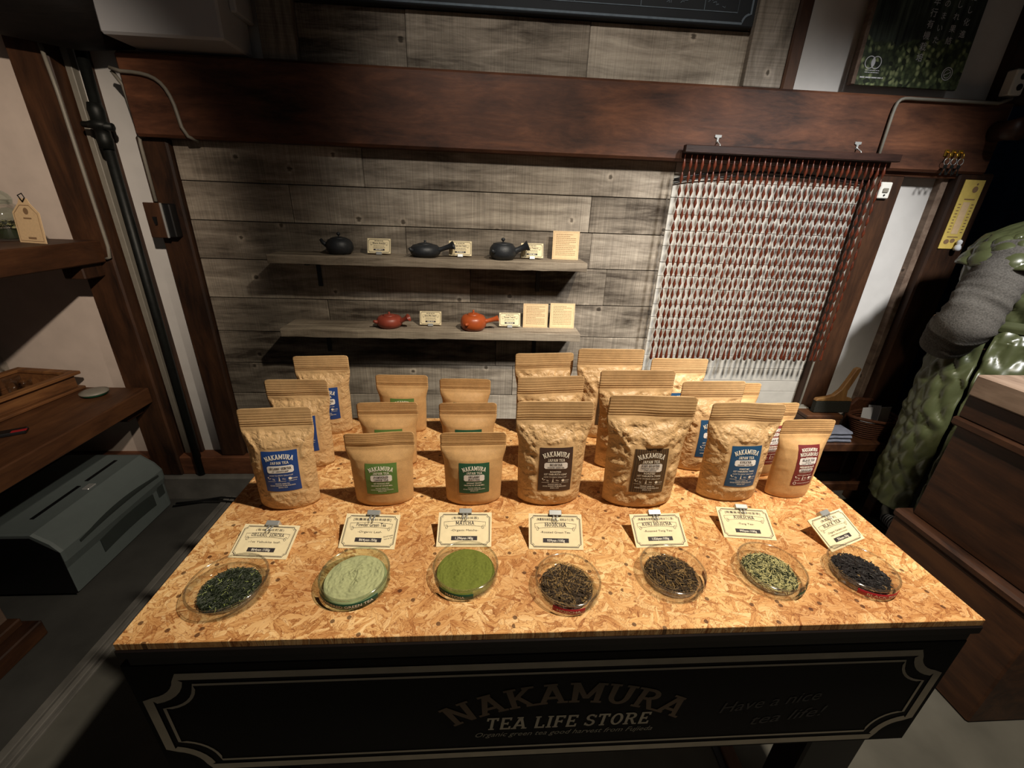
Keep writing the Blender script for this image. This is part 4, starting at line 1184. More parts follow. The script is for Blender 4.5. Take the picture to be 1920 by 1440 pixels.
def powder(seed, R, zlo, zhi, rough):
    m = MB(); vs = []; fs = []; nr, na = 44, 90
    for j in range(nr + 1):
        q = R * j / nr
        for i in range(na):
            a = 2 * PI * i / na
            x, y = q * math.cos(a), q * math.sin(a)
            h = zlo + (zhi - zlo) * (1 - .35 * (j / nr) ** 2)
            n1 = noise.noise(Vector((x * 60, y * 60, seed))); n2 = noise.noise(Vector((x * 170, y * 170, seed + 4))); n3 = abs(noise.noise(Vector((x * 360, y * 360, seed + 9)))) * 1.3 - noise.noise(Vector((x * 700, y * 700, seed))) * .6
            h += rough * (n1 * .9 + abs(n2) * .9 + n3 * .35) * (1 - ss(.85, 1.0, j / nr))
            if j == nr: h = zlo
            vs.append((x, y, h))
    for j in range(nr):
        for i in range(na):
            k = (i + 1) % na
            fs.append((j * na + i, (j + 1) * na + i, (j + 1) * na + k, j * na + k))
    m.add(vs, fs)
    return m
for key, (x, y), lab, tape, txt, gm, R in DISH:
    ds = thing('glass_dish', lab, 'dish', (x, y, TZ + .0004), (0, 0, 0), 'glass sample dishes')
    t = .0016
    obj('bowl', MB().lathe([(0, 0), (R - .003, 0), (R - .0006, .0012), (R, .004), (R, RH - .001), (R + .0006, RH), (R - t - .0006, RH), (R - t, RH - .001), (R - t, .004), (R - t - .003, .0020), (0, .0020)], 64), gm, ds, 0, True)
    obj('rim', MB().lathe([(R + .0008, RH - .0016), (R + .0010, RH), (R, RH + .0008), (R - t, RH + .0008), (R - t - .0009, RH), (R - t, RH - .0012)], 64, closed=True), 'rim', ds, 0, True)
    if tape:
        a0, a1 = (math.radians(v) for v in TAPE_AT[key])
        tp = obj('tape', MB().lathe([(R + .0005, .0045), (R + .0009, .0048), (R + .0009, .0138), (R + .0005, .0140)], 20, a0=a0, a1=a1), tape, ds, 0, True)
        span = (a1 - a0) * (R + .0012)
        vs, fs = T(txt, .0048, 0, 0, min(span * .82, .0048 * len(txt)))
        am = (a0 + a1) / 2
        m = MB(); m.add([((R + .0012) * math.cos(am + u / R), (R + .0012) * math.sin(am + u / R), 0.0093 + w_) for u, w_ in vs], fs)
        obj('lettering', m, 'ink_w', tp)
    r = R - t - .0021
    dl = (x, y, TZ + .0028)
    if key == 'd_pow':
        o = obj('tea_powder', powder(3, r * .985, 0, .0085, .0042), 'powder', None, 0, True, dl); lb = 'pale green powdered tea heaped in its glass dish'
    elif key == 'd_mat':
        o = obj('tea_powder', powder(8, r * .985, 0, .0080, .0026), 'matcha', None, 0, True, dl); lb = 'bright green matcha powder heaped in its glass dish'
    elif key == 'd_sen':
        o = obj('tea_leaves', leaves(1, 1500, r * .86, 0, .0085, .010, .0006, .05, .6), ['leaf_s', 'leaf_sl'], None, 0, False, dl); lb = 'dark green needle-like sencha leaves in the leftmost dish'
    elif key == 'd_hoj':
        o = obj('tea_leaves', leaves(2, 950, r * .90, 0, .0085, .017, .0009, .28, .5), ['leaf_h', 'leaf_hl'], None, 0, False, dl); lb = 'roasted brown tea leaves in the dish with a red front tape'
    elif key == 'd_kuk':
        o = obj('tea_leaves', leaves(3, 950, r * .92, 0, .0085, .018, .0008, .30, .5, .15), ['leaf_h', 'leaf_hl'], None, 0, False, dl); lb = 'roasted dark twigs in the dish with a red tape at its right'
    elif key == 'd_kch':
        o = obj('tea_leaves', leaves(4, 900, r * .92, 0, .0075, .026, .0007, .60, .4, .35), ['leaf_kd', 'leaf_kl'], None, 0, False, dl); lb = 'pale and dark green tea twigs in a dish'
    else:
        o = obj('tea_leaves', leaves(5, 1200, r * .95, 0, .0105, .010, .0011, .02, .45), ['leaf_b', 'leaf_hl'], None, 0, False, dl); lb = 'black tea leaves in the rightmost dish'
    o['kind'] = 'stuff'; tag(o, lb, 'tea')

# ================================================================== wall shelves with teapots
def wall_shelf(label, z):
    s = thing('wall_shelf', label, 'shelf', (-0.194, 1.63, z))
    m = MB(); n = 28; vs = []
    r = random.Random(int(z * 100))
    for i in range(n + 1):
        x = -0.561 + 1.122 * i / n
        f = -0.070 + r.uniform(-.0015, .0015); b = 0.069
        t0 = r.uniform(-.001, .0006); t1 = -.031 + r.uniform(-.0012, .0012)
        vs += [(x, f, t0), (x, b, 0), (x, b, -.031), (x, f + .001, t1)]
    fs = [(0, 1, 2, 3), (4 * n + 3, 4 * n + 2, 4 * n + 1, 4 * n)]
    for i in range(n):
        for k in range(4):
            k2 = (k + 1) % 4
            fs.append((4 * i + k, 4 * i + 4 + k, 4 * i + 4 + k2, 4 * i + k2))
    m.add(vs, fs)
    obj('board', m, 'shelf', s, .0015)
    for x in (-0.44, 0.40):
        obj('bracket', MB().box(x - .008, x + .008, -.045, .068, -.037, -.031).box(x - .008, x + .008, .062, .068, -.13, -.037), 'black', s, .001)
    return s
U, L_ = 1.092, 0.828
wall_shelf('upper weathered plank shelf with the black teapots', U)
wall_shelf('lower weathered plank shelf with the two red clay teapots', L_)

def teapot(name, label, mat, x, y, z, R, H, yaw=0, handle=None, spout=None, knob='ball', flatb=.5, lidr=.55):
    t = thing(name, label, 'teapot', (x, y, z), (0, 0, yaw))
    prof = [(0, 0), (R * .62, 0), (R * .80, H * .06), (R * .96, H * .26), (R, H * flatb), (R * .95, H * .72), (R * .80, H * .90), (R * lidr, H * .985), (0, H * .985)]
    obj('body', MB().lathe(prof, 28), mat, t, 0, True)
    ld = obj('lid', MB().lathe([(R * lidr * .98, H * .975), (R * lidr, H * 1.0), (R * lidr * .7, H * 1.05), (R * .2, H * 1.09), (0, H * 1.095)], 24), mat, t, 0, True)
    if knob == 'ball':
        obj('knob', MB().lathe([(R * .06, H * 1.08), (R * .05, H * 1.15), (R * .12, H * 1.19), (R * .15, H * 1.27), (R * .11, H * 1.34), (0, H * 1.37)], 12), mat, ld, 0, True)
    else:
        obj('knob', MB().lathe([(R * .10, H * 1.08), (R * .07, H * 1.16), (R * .09, H * 1.24), (R * .06, H * 1.27), (0, H * 1.27)], 10), mat, ld, 0, True)
    if handle:
        L, up, r0, r1 = handle
        p0 = Vector((R * .88, 0, H * .55)); p1 = Vector((R + L, 0, H * .55 + up))
        d = (p1 - p0)
        m = MB()
        m.tube([p0, p0 + d * .25, p0 + d * .7, p1], [r0 * 1.25, r0, r0 * 1.15, r1], 14, False)
        m.tube([p1, p1 - d * .05, p1 - d * .45], [r1, r1 * .78, r0 * .5], 14, False)
        obj('side_handle', m, mat, t, 0, True)
    if spout:
        a, L, up, r0 = spout
        c, s = math.cos(a), math.sin(a)
        obj('spout', MB().tube([(c * R * .85, s * R * .85, H * .5), (c * (R + L * .5), s * (R + L * .5), H * .5 + up * .4), (c * (R + L), s * (R + L), H * .5 + up)], [r0 * 1.5, r0, r0 * .8], 12), mat, t, 0, True)
    return t
teapot('teapot', 'round black iron teapot with a left spout, leftmost on the upper shelf', 'cast', -.525, 1.63, U, .047, .055, 0, None, (PI, .018, .022, .007), 'ball', .45, .6)
teapot('teapot', 'flat black side-handle teapot in the middle of the upper shelf', 'cast', -.220, 1.625, U, .055, .045, -.15, (.050, .020, .008, .0155), (-2.3, .010, .010, .006), 'stub', .42, .5)
teapot('teapot', 'tall black teapot with a flared side handle, rightmost on the upper shelf', 'cast', .062, 1.615, U, .050, .055, -.1, (.042, .022, .010, .019), (-2.2, .010, .008, .006), 'ball', .35, .72)
teapot('teapot', 'dark red clay side-handle teapot on the lower shelf', 'clay_r', -.366, 1.615, L_, .049, .046, -.25, (.030, .018, .008, .015), (-2.4, .012, .006, .006), 'stub', .42, .5)
teapot('teapot', 'bright orange clay side-handle teapot on the lower shelf', 'clay_o', -.045, 1.60, L_, .050, .060, -.05, (.045, .014, .008, .0125), (-2.0, .010, .002, .006), 'stub', .45, .5)

def stand_card(label, x, y, z, jp, title, yaw=0):
    cd = thing('price_card', label, 'price card', (x, y, z), (-.32, 0, yaw), 'price cards on the shelves')
    k = .083 / CW
    d, bx_, pr = card_print(None, title, None, None, None, False, None, random.Random(len(title)))
    zz = .006
    sheet = obj('sheet', MB().box(-CW / 2 * k, CW / 2 * k, 0, .0016, zz, zz + CH * k), 'card', cd)
    f = lambda off: (lambda a, b: (a * k, off, (b + CH / 2) * k + zz))
    obj('print', flat(d, f(-.0005)), 'ink', sheet); obj('price_box', flat(bx_, f(-.0005)), 'ink', sheet); obj('price', flat(pr, f(-.001)), 'ink_w', sheet)
    c = obj('clip', MB().prism([(-.010, 0.0), (.010, 0.0), (.010, .011), (-.010, .011)], -.006, .006), 'chrome', cd, .001)
    obj('prop_wire', MB().tube([(0, .002, .05), (0, .024, .0085)], .001, 6), 'chrome', cd)
for lab, x, z, jp, ti in (
    ('cream price card beside the round black iron teapot', -.388, U, '鉄瓶', 'Black Kettle'),
    ('cream price card right of the flat black teapot', -.094, U, '常滑焼 急須', 'Ginger Dark Teapot'),
    ('cream price card under the flared handle of the right black teapot', .172, U, '常滑焼', 'Dark Teapot'),
    ('cream price card between the red and the orange teapot', -.213, L_, '常滑焼 急須', 'Spout Mix Teapot'),
    ('cream price card right of the orange clay teapot', .097, L_, '常滑焼 急須', 'Sunset Teapot')):
    stand_card(lab, x, 1.63, z + .0006, jp, ti)
def note(label, x, z, w, h, seed, y=1.655):
    nn = thing('note_card', label, 'card', (x, y, z + .0006), (-.10, 0, 0), 'tan notes on the shelves')
    sh = obj('sheet', MB().box(-w / 2, w / 2, 0, .002, 0, h), 'note', nn)
    r = random.Random(seed); ps = [stroke([(-w * .46, h * .04), (w * .46, h * .04), (w * .46, h * .96), (-w * .46, h * .96)], .0006, True)]
    nl = 12
    for i in range(nl):
        yy = h * (.88 - .78 * i / nl)
        ps += words(-w * .38, w * (.38 if r.random() > .3 else r.uniform(0, .3)), yy, .0016, r)
    obj('print', flat(ps, lambda a, b: (a, -.0004, b)), 'ink_soft', sh)
    obj('foot', MB().box(-w * .2, w * .2, .002, .018, 0.0, .003), 'note', nn)
note('square tan note at the right end of the upper shelf', .300, U, .100, .102, 1)
note('left one of two square tan notes on the lower shelf', .199, L_, .098, .094, 2, 1.64)
note('right one of two square tan notes on the lower shelf', .306, L_, .098, .098, 3, 1.64)

# ================================================================== left shelving
ls = thing('shelf_board', 'thick brown upper shelf board at the left edge', 'shelf', (-1.88, 1.12, 1.037))
obj('board', MB().box(-.52, .52, -1.4, .535, 0, .075), 'post_y', ls, .004)
obj('support', MB().box(.43, .50, .45, .535, -.05, 0), 'post', ls, .004)
ls2 = thing('shelf_board', 'thick brown lower shelf board at the left edge', 'shelf', (-1.88, 1.12, 0.478))
obj('board', MB().box(-.52, .52, -1.4, .535, 0, .066), 'post_y', ls2, .004)
obj('support', MB().box(.40, .47, .45, .535, -.05, 0), 'post', ls2, .004)
SZ = .545
# jar with a tag on the upper shelf
jr = thing('glass_jar', 'glass jar of tea on the upper left shelf', 'jar', (-1.580, 1.585, 1.1125))
obj('jar_body', MB().lathe([(0, 0), (.050, 0), (.055, .006), (.055, .085), (.045, .105), (.034, .112), (.034, .124), (.032, .124), (.032, .11), (.043, .102), (.052, .084), (.052, .006), (0, .004)], 24), 'glass', jr, 0, True)
obj('stopper', MB().lathe([(0, .110), (.031, .110), (.036, .126), (.030, .140), (.018, .150), (0, .152)], 20), 'glass_g', jr, 0, True)
tl_ = leaves(9, 260, .048, 0, .055, .012, .0012, .3, .2)
o = obj('tea_leaves', tl_, ['leaf_s', 'leaf_kl'], None, 0, False, (-1.580, 1.585, 1.1185)); o['kind'] = 'stuff'; tag(o, 'green tea leaves inside the jar on the upper left shelf', 'tea')
tg = thing('price_tag', 'brown luggage-shaped tag leaning before the jar on the upper shelf', 'tag', (-1.440, 1.505, 1.1125), (-.10, 0, -.25))
pts = [(-.056, 0), (.050, 0), (.050, .090), (.022, .118), (.014, .132), (-.016, .132), (-.024, .118), (-.056, .090)]
tb_ = obj('sheet', MB().prism(pts, 0, .002), 'note', tg)
obj('print', flat([stroke([(-.049, .006), (.043, .006), (.043, .087), (.017, .112), (-.019, .112), (-.049, .087)], .0018, True), rect2(-.016, .016, .072, .076), rect2(-.016, .016, .012, .018), disc2(0, .095, .010)], lambda a, b: (a, -.0006, b)), 'ink_soft', tb_)
obj('cord', MB().tube([(0, -.002, .122), (-.010, -.004, .140), (.006, -.003, .146), (.012, -.002, .134), (0, -.002, .122)], .0016, 6), 'iron', tg, 0, True)
obj('easel', MB().box(-.010, .010, .002, .020, 0, .003), 'note', tg)
# wooden box with glassware
bx = thing('wooden_box', 'shallow wooden box of glassware on the lower left shelf', 'box', (-1.735, 1.49, SZ), (0, 0, -.12))
obj('tray_base', MB().box(-.13, .13, -.17, .17, 0, .012), 'box_wood', bx, .003)
obj('wall', MB().box(-.115, -.105, -.155, .155, .012, .062), 'box_wood', bx, .002)
obj('wall', MB().box(.105, .115, -.155, .155, .012, .062), 'box_wood', bx, .002)
obj('wall', MB().box(-.105, .105, .145, .155, .012, .062), 'box_wood', bx, .002)
obj('wall', MB().box(-.105, .105, -.155, -.145, .012, .062), 'box_wood', bx, .002)
obj('lip', MB().box(-.13, -.10, -.17, .17, .062, .074).box(.10, .13, -.17, .17, .062, .074).box(-.10, .10, .14, .17, .062, .074).box(-.10, .10, -.17, -.14, .062, .074), 'box_wood', bx, .002)
gi = 0
for gx, gy in ((-1.78, 1.44), (-1.72, 1.45), (-1.68, 1.52), (-1.74, 1.54), (-1.80, 1.52)):
    g = tag(obj('glass_cup', MB().lathe([(0, 0), (.018, 0), (.022, .05), (.024, .072), (.0225, .072), (.0205, .05), (.0165, .004), (0, .004)], 16), 'glass', None, 0, True, (gx, gy, SZ + .0125)), ('nearest left', 'nearest right', 'rightmost', 'back', 'leftmost back')[gi] + ' small glass standing in the wooden box', 'glass', 'small glasses in the wooden box')
    gi += 1
# plastic-wrapped bundle leaning behind the box
wrp = MB(); vs = []; fs = []
for j in range(9):
    zz = j / 8 * .20
    for i in range(9):
        x = -.06 + .12 * i / 8 * (1 - .35 * j / 8)
        vs.append((x, .02 * math.sin(i * 1.3 + j) * (1 - j / 9) - .03 * (j / 8), zz))
for j in range(8):
    for i in range(8):
        a = j * 9 + i; fs.append((a, a + 1, a + 10, a + 9))
wrp.add(vs, fs)
w_ = obj('plastic_sheet', wrp, 'glass', None, 0, True, (-1.93, 1.690, SZ + .006), (0, -.1, 0))
md = w_.modifiers.new('thick', 'SOLIDIFY'); md.thickness = .0015
tag(w_, 'clear plastic sleeve leaning against the wall behind the wooden box', 'plastic sleeve')
cs = thing('lidded_dish', 'small round lidded dish on the lower left shelf', 'dish', (-1.50, 1.575, SZ))
obj('dish', MB().lathe([(0, 0), (.030, 0), (.040, .006), (.042, .014), (0, .014)], 24), 'tape_g', cs, 0, True)
obj('lid', MB().lathe([(.044, .013), (.044, .017), (.030, .021), (0, .023)], 24), 'conduit', cs, 0, True)
rd = thing('paper_packet', 'small red and dark packet lying on the lower left shelf', 'packet', (-1.52, 1.27, SZ), (0, 0, .55))
obj('packet', MB().box(-.045, .045, -.018, .018, 0, .012), 'black', rd, .003)
obj('band', MB().box(.012, .048, -.0185, -.004, .012, .0135), 'tape_r', rd, .0005)
st = tag(obj('wooden_scoop', MB().tube([(-.10, 0, .006), (.0, .004, .007), (.06, .002, .009), (.085, 0, .012)], [.006, .006, .010, .004], 10), 'brush_wood', None, 0, True, (-1.645, 1.245, SZ), (0, 0, .45)), 'pale wooden scoop lying at the left end of the lower shelf', 'scoop')

# printer under the shelf
pr_ = thing('printer', 'grey office printer on the floor under the left shelves', 'printer', (-1.375, 1.36, 0.002))
sec = [(0, .01), (0, .115), (.012, .150), (.012, .190), (-.010, .225), (-.055, .262), (-.34, .262), (-.36, .24), (-.36, .01)]
m = MB(); n = len(sec); ys = [-.235, -.225, .225, .235]
vs = []
for j, yy in enumerate(ys):
    k = .985 if j in (0, 3) else 1.0
    for a, b in sec: vs.append((-.18 + (a + .18) * k, yy, .13 + (b - .13) * k))
fs = [list(range(n)), list(range(4 * n - 1, 3 * n - 1, -1))]
for j in range(3):
    for i in range(n):
        fs.append((j * n + i, (j + 1) * n + i, (j + 1) * n + (i + 1) % n, j * n + (i + 1) % n))
m.add(vs, fs); me = fix_normals(m.mesh('case'))
obj('case', me, 'printer', pr_)
obj('end_panel', MB().prism([(-.355, .012), (.004, .012), (.006, .115), (.008, .19), (-.06, .25), (-.34, .25)], -.2365, -.2345), 'black', pr_)
def bowed(y0, y1, z0, z1, d, bow):
    mm = MB(); q = []
    for i in range(13):
        yy = y0 + (y1 - y0) * i / 12; o2 = bow * (1 - ((i - 6) / 6) ** 2)
        q += [(d + o2 * .4, yy, z0 + o2), (d + o2 * .4, yy, z1 + o2), (d - .012, yy, z1 + o2), (d - .012, yy, z0 + o2)]
    ff = [(0, 1, 2, 3), (51, 50, 49, 48)]
    for i in range(12):
        for k in range(4): ff.append((4 * i + k, 4 * i + 4 + k, 4 * i + 4 + (k + 1) % 4, 4 * i + (k + 1) % 4))
    mm.add(q, ff); return fix_normals(mm.mesh('panel'))
obj('tray_slot', bowed(-.10, .16, .060, .115, .003, .012), 'printer_d', pr_)
obj('cover_lip', bowed(-.17, .20, .175, .183, .016, .016), 'printer_d', pr_)
obj('side_vent', MB().box(-.006, .004, .185, .222, .075, .145), 'printer_d', pr_, .004)
obj('paper_slot', MB().box(-.125, -.112, -.16, .02, .262, .2635), 'black', pr_)
obj('paper_slot', MB().box(-.125, -.112, .05, .19, .262, .2635), 'black', pr_)
obj('hinge', MB().box(-.09, -.065, -.005, .03, .262, .268), 'chrome', pr_, .002)
# low cabinet under the near end of the shelves
cr_ = thing('wooden_cabinet', 'dark wooden cabinet under the shelves in the bottom left corner', 'cabinet', (-1.63, .76, 0.001))
obj('base', MB().box(-.30, .283, -.60, .228, 0, .058), 'chest', cr_, .004)
obj('body', MB().box(-.30, .195, -.60, .195, .058, .46), 'chest', cr_, .004)
obj('corner_strip', MB().box(.195, .212, .178, .212, .058, .46), 'chest_lid', cr_, .003)
obj('moulding', MB().box(-.30, .245, -.60, .215, .058, .085), 'post_y', cr_, .004)
# cables on the floor by the pipe
for i, pts in enumerate(([(-1.36, 1.60, .006), (-1.28, 1.615, .006), (-1.18, 1.625, .018), (-1.0, 1.62, .006), (-.7, 1.60, .006)], [(-1.36, 1.58, .006), (-1.24, 1.60, .02), (-1.16, 1.60, .018), (-1.02, 1.59, .006), (-.75, 1.56, .006)])):
    tag(obj('cable', MB().tube(pts, .004, 6), 'black', None, 0, True), ('upper', 'lower')[i] + ' black cable on the floor by the foot of the iron pipe', 'cable')

# ================================================================== right side
# old chest with a grey board on top
c_ = thing('wooden_chest', 'old dark brown wooden chest at the right edge', 'chest', (1.346, .64, 0.001))
obj('plinth', MB().box(0, .80, 0, .40, 0, .385), 'chest', c_, .005)
obj('plinth_moulding', MB().box(-.006, .80, -.006, .405, .385, .415), 'chest', c_, .008)
obj('body', MB().box(.028, .80, .02, .375, .415, .735), 'chest', c_, .004)
obj('top_moulding', MB().box(.012, .80, .006, .385, .735, .762), 'chest', c_, .006)
obj('top_rail', MB().box(.020, .80, .012, .378, .762, .832), 'chest', c_, .004)
lb_ = tag(obj('chopping_board', MB().box(-.0, .70, 0, .36, 0, .062), 'chest_lid', None, .004, loc=(1.350, .648, .8345)), 'thick greyed board lying on top of the old chest', 'board')
ju = thing('small_plant_pot', 'dark small pot with leaves on the greyed board', 'plant pot', (1.475, .93, .8975))
obj('pot', MB().lathe([(0, 0), (.022, 0), (.03, .03), (.028, .034), (.0, .030)], 16), 'cast', ju, 0, True)
for i in range(7):
    a = i * .9
    obj('leaf', MB().add([(0, 0, .03), (.012 * math.cos(a + .6), .012 * math.sin(a + .6), .05), (.034 * math.cos(a), .034 * math.sin(a), .058), (.012 * math.cos(a - .6), .012 * math.sin(a - .6), .05)], [(0, 1, 2, 3)]), 'leaf_sl', ju)
# low bench behind the table
bn = thing('low_bench', 'low dark wooden bench by the right wall behind the table', 'bench', (1.60, 1.555, 0.0))
obj('seat', MB().box(-.22, .24, -.085, .085, .355, .395), 'chest', bn, .004)
for sx in (-.19, .21):
    for sy in (-.06, .06): obj('leg', MB().box(sx - .022, sx + .022, sy - .022, sy + .022, 0, .355), 'chest', bn, .003)
obj('stretcher', MB().box(-.19, .21, -.07, -.05, .14, .18), 'chest', bn, .003)
for i in range(3):
    z0 = .396 + i * .0175
    m = MB(); vs = []; n = 14
    for j in range(n + 1):
        x = -.075 + .15 * j / n
        for yy, zz in ((-.032, .0), (-.037, .008), (-.032, .0145), (.032, .0145), (.032, 0)):
            vs.append((x, yy + .002 * math.sin(j * .8 + i), zz + .0008 * math.sin(j * 1.1 + i)))
    fs = [(0, 1, 2, 3, 4), tuple(5 * n + k for k in (4, 3, 2, 1, 0))]
    for j in range(n):
        for k in range(5): fs.append((5 * j + k, 5 * j + 5 + k, 5 * j + 5 + (k + 1) % 5, 5 * j + (k + 1) % 5))
    m.add(vs, fs)
    tag(obj('folded_cloth', m, 'cloth_g', None, 0, False, (1.478, 1.512, z0), (0, 0, .03 * (i - 1))), ('bottom', 'middle', 'top')[i] + ' folded grey cloth of the pile on the bench', 'cloth', 'folded grey cloths')
tag(obj('dark_box', MB().box(-.080, .080, -.034, .034, 0, .066).box(-.083, .083, -.037, .037, .066, .084), 'chest', None, .003, loc=(1.485, 1.600, .396)), 'small dark lidded box under the wide brush', 'box')
# wide brush standing on its bristles
br = thing('wide_brush', 'wide brush with a wooden handle standing against the white plaster', 'brush', (1.530, 1.600, .4815), (-.10, 0, 0))
obj('bristles', MB().prism([(-.085, 0), (.080, 0), (.078, .052), (-.082, .052)], -.012, .012), 'bristle', br, .002)
hp = [(-.085, .052), (.083, .052), (.078, .066), (.052, .072), (.050, .10), (.072, .155), (.086, .198), (.076, .206), (.062, .198), (.040, .15), (.018, .105), (-.008, .080), (-.040, .070), (-.080, .064)]
obj('handle', MB().prism(hp, -.011, .011), 'brush_wood', br, .003)
# wicker basket with papers
bk = thing('wicker_basket', 'brown wicker basket of papers on the bench beside the brush', 'basket', (1.690, 1.545, .396))
m = MB()
for j in range(8):
    zz = .006 + j * .0105; rr = .062 + .004 * j
    m.tube([(rr * 1.10 * math.cos(a * PI / 12), rr * .68 * math.sin(a * PI / 12), zz + .0015 * math.sin(a * PI)) for a in range(25)], .0058, 5)
obj('weave', m, 'wicker', bk, 0, True)
obj('base', MB().lathe([(0, 0), (.046, 0), (.046, .004), (0, .004)], 20), 'wicker', bk)
obj('rim', MB().tube([(.104 * math.cos(a * PI / 14), .066 * math.sin(a * PI / 14), .090 + .006 * math.sin(a * PI / 14 * 2)) for a in range(29)], .007, 7), 'wicker', bk, 0, True)
for i, (dx, dy, a, tl) in enumerate(((-.040, -.012, .1, -.12), (.010, .005, -.15, -.20), (.045, -.004, .1, -.08))):
    mm = Matrix.Translation((dx, dy, .012)) @ Matrix.Rotation(a, 4, 'Z') @ Matrix.Rotation(tl, 4, 'X')
    tag(obj('paper_leaflet', MB().box(-.026, .026, 0, .0015, 0, .118, m=mm), 'paper', None, 0, False, (1.690, 1.545, .40)), ('left', 'middle', 'right')[i] + ' white leaflet sticking out of the wicker basket', 'leaflet', 'leaflets in the basket')
pc_ = tag(obj('brown_pouch', MB().prism([(-.055, 0), (.055, 0), (.062, .10), (.045, .135), (-.04, .142), (-.062, .11)], -.010, .010), 'wicker', None, .005, loc=(1.700, 1.630, .397), rot=(0, 0, 0)), 'brown fur-like pouch standing behind the wicker basket', 'pouch')

# ================================================================== person at the right edge
PX, PY = 1.835, 1.300
ps_ = thing('person', 'person in an olive quilted long vest and charcoal sleeves, seen from behind', 'person', (PX, PY, 0.0))
# body: one skinned mesh, standing, right arm forward, left elbow bent
J = {'pelvis': (0, 0, .86, .125), 'waist': (0, 0, 1.0, .105), 'chest': (0, .01, 1.16, .12), 'neck': (.03, .02, 1.30, .05), 'head0': (.045, .035, 1.38, .07), 'head1': (.055, .045, 1.46, .085), 'head2': (.055, .045, 1.54, .06),
     'shl': (-.17, -.03, 1.23, .055), 'ell': (-.315, -.065, .955, .042), 'wrl': (-.12, .14, .93, .030), 'hal': (-.06, .20, .935, .028),
     'shr': (.17, .05, 1.23, .055), 'elr': (.25, .10, .98, .042), 'wrr': (.31, .17, .97, .03), 'har': (.35, .22, .98, .028),
     'hpl': (-.07, 0, .80, .085), 'knl': (-.04, -.01, .45, .055), 'anl': (-.015, -.02, .09, .040), 'tol': (-.015, .10, .035, .032),
     'hpr': (.09, .02, .80, .085), 'knr': (.14, .03, .45, .055), 'anr': (.18, .05, .09, .040), 'tor': (.18, .17, .035, .032)}
E_ = [('pelvis', 'waist'), ('waist', 'chest'), ('chest', 'neck'), ('neck', 'head0'), ('head0', 'head1'), ('head1', 'head2'), ('chest', 'shl'), ('shl', 'ell'), ('ell', 'wrl'), ('wrl', 'hal'), ('chest', 'shr'), ('shr', 'elr'), ('elr', 'wrr'), ('wrr', 'har'), ('pelvis', 'hpl'), ('hpl', 'knl'), ('knl', 'anl'), ('anl', 'tol'), ('pelvis', 'hpr'), ('hpr', 'knr'), ('knr', 'anr'), ('anr', 'tor')]
# fingers
for h, base, dr in (('hal', Vector((-.06, .20, .935)), Vector((.62, .76, -.1))), ('har', Vector((.35, .22, .98)), Vector((.75, .55, .1)))):
    dr.normalize(); sd = dr.cross(Vector((0, 0, 1))).normalized()
    for i, (o2, ln) in enumerate(((-.024, .070), (-.008, .080), (.008, .076), (.023, .060))):
        p = base + sd * o2 + dr * .035
        J[h + 'f%da' % i] = (*p, .010); q = p + dr * ln * .55; J[h + 'f%db' % i] = (*q, .009); q2 = q + (dr * .7 + Vector((0, 0, -.7))) * ln * .45; J[h + 'f%dc' % i] = (*q2, .008)
        E_ += [(h, h + 'f%da' % i), (h + 'f%da' % i, h + 'f%db' % i), (h + 'f%db' % i, h + 'f%dc' % i)]
    p = base + sd * .032 + dr * .005; q = p + sd * .018 + dr * .03
    J[h + 'ta'] = (*p, .011); J[h + 'tb'] = (*q, .009); E_ += [(h, h + 'ta'), (h + 'ta', h + 'tb')]
ids = {k: i for i, k in enumerate(J)}
me = bpy.data.meshes.new('body')
me.from_pydata([v[:3] for v in J.values()], [(ids[a], ids[b]) for a, b in E_], [])
bo = obj('body', me, 'skin', ps_)
sk = bo.modifiers.new('skin', 'SKIN'); sk.use_smooth_shade = True
for k, i in ids.items():
    d = me.skin_vertices[0].data[i]; d.radius = (J[k][3], J[k][3]); d.use_root = (k == 'pelvis')
sd_ = bo.modifiers.new('smooth', 'SUBSURF'); sd_.levels = 2; sd_.render_levels = 2
hr = MB()
vs = []; fs = []
for j in range(13):
    ph = PI * (j / 12) * .72
    for i in range(24):
        th = 2 * PI * i / 24
        k = 1.0 if not (math.sin(th) > .3 and j > 6) else .80
        vs.append((.055 + .098 * math.sin(ph) * math.cos(th) * k, .040 + .112 * math.sin(ph) * math.sin(th) * k, 1.475 + .115 * math.cos(ph) + .004 * math.sin(th * 9)))
for j in range(12):
    for i in range(24):
        fs.append((j * 24 + i, j * 24 + (i + 1) % 24, (j + 1) * 24 + (i + 1) % 24, (j + 1) * 24 + i))
hr.add(vs, fs); obj('hair', hr, 'hair', ps_, 0, True)
fc = MB()
fc.tube([(.063, .142, 1.465), (.065, .158, 1.445), (.064, .150, 1.435)], [.008, .012, .008], 8)
obj('nose', fc, 'skin', ps_, 0, True)
for sx in (-1, 1):
    obj('eye', MB().lathe([(0, .006), (.006, .003), (.008, 0), (.006, -.003), (0, -.006)], 10, c=(.060 + sx * .032, .128, 1.470)), 'ink', ps_, 0, True)
obj('mouth', MB().tube([(.042, .136, 1.405), (.062, .142, 1.403), (.082, .136, 1.405)], [.003, .005, .003], 8), 'clay_r', ps_, 0, True)

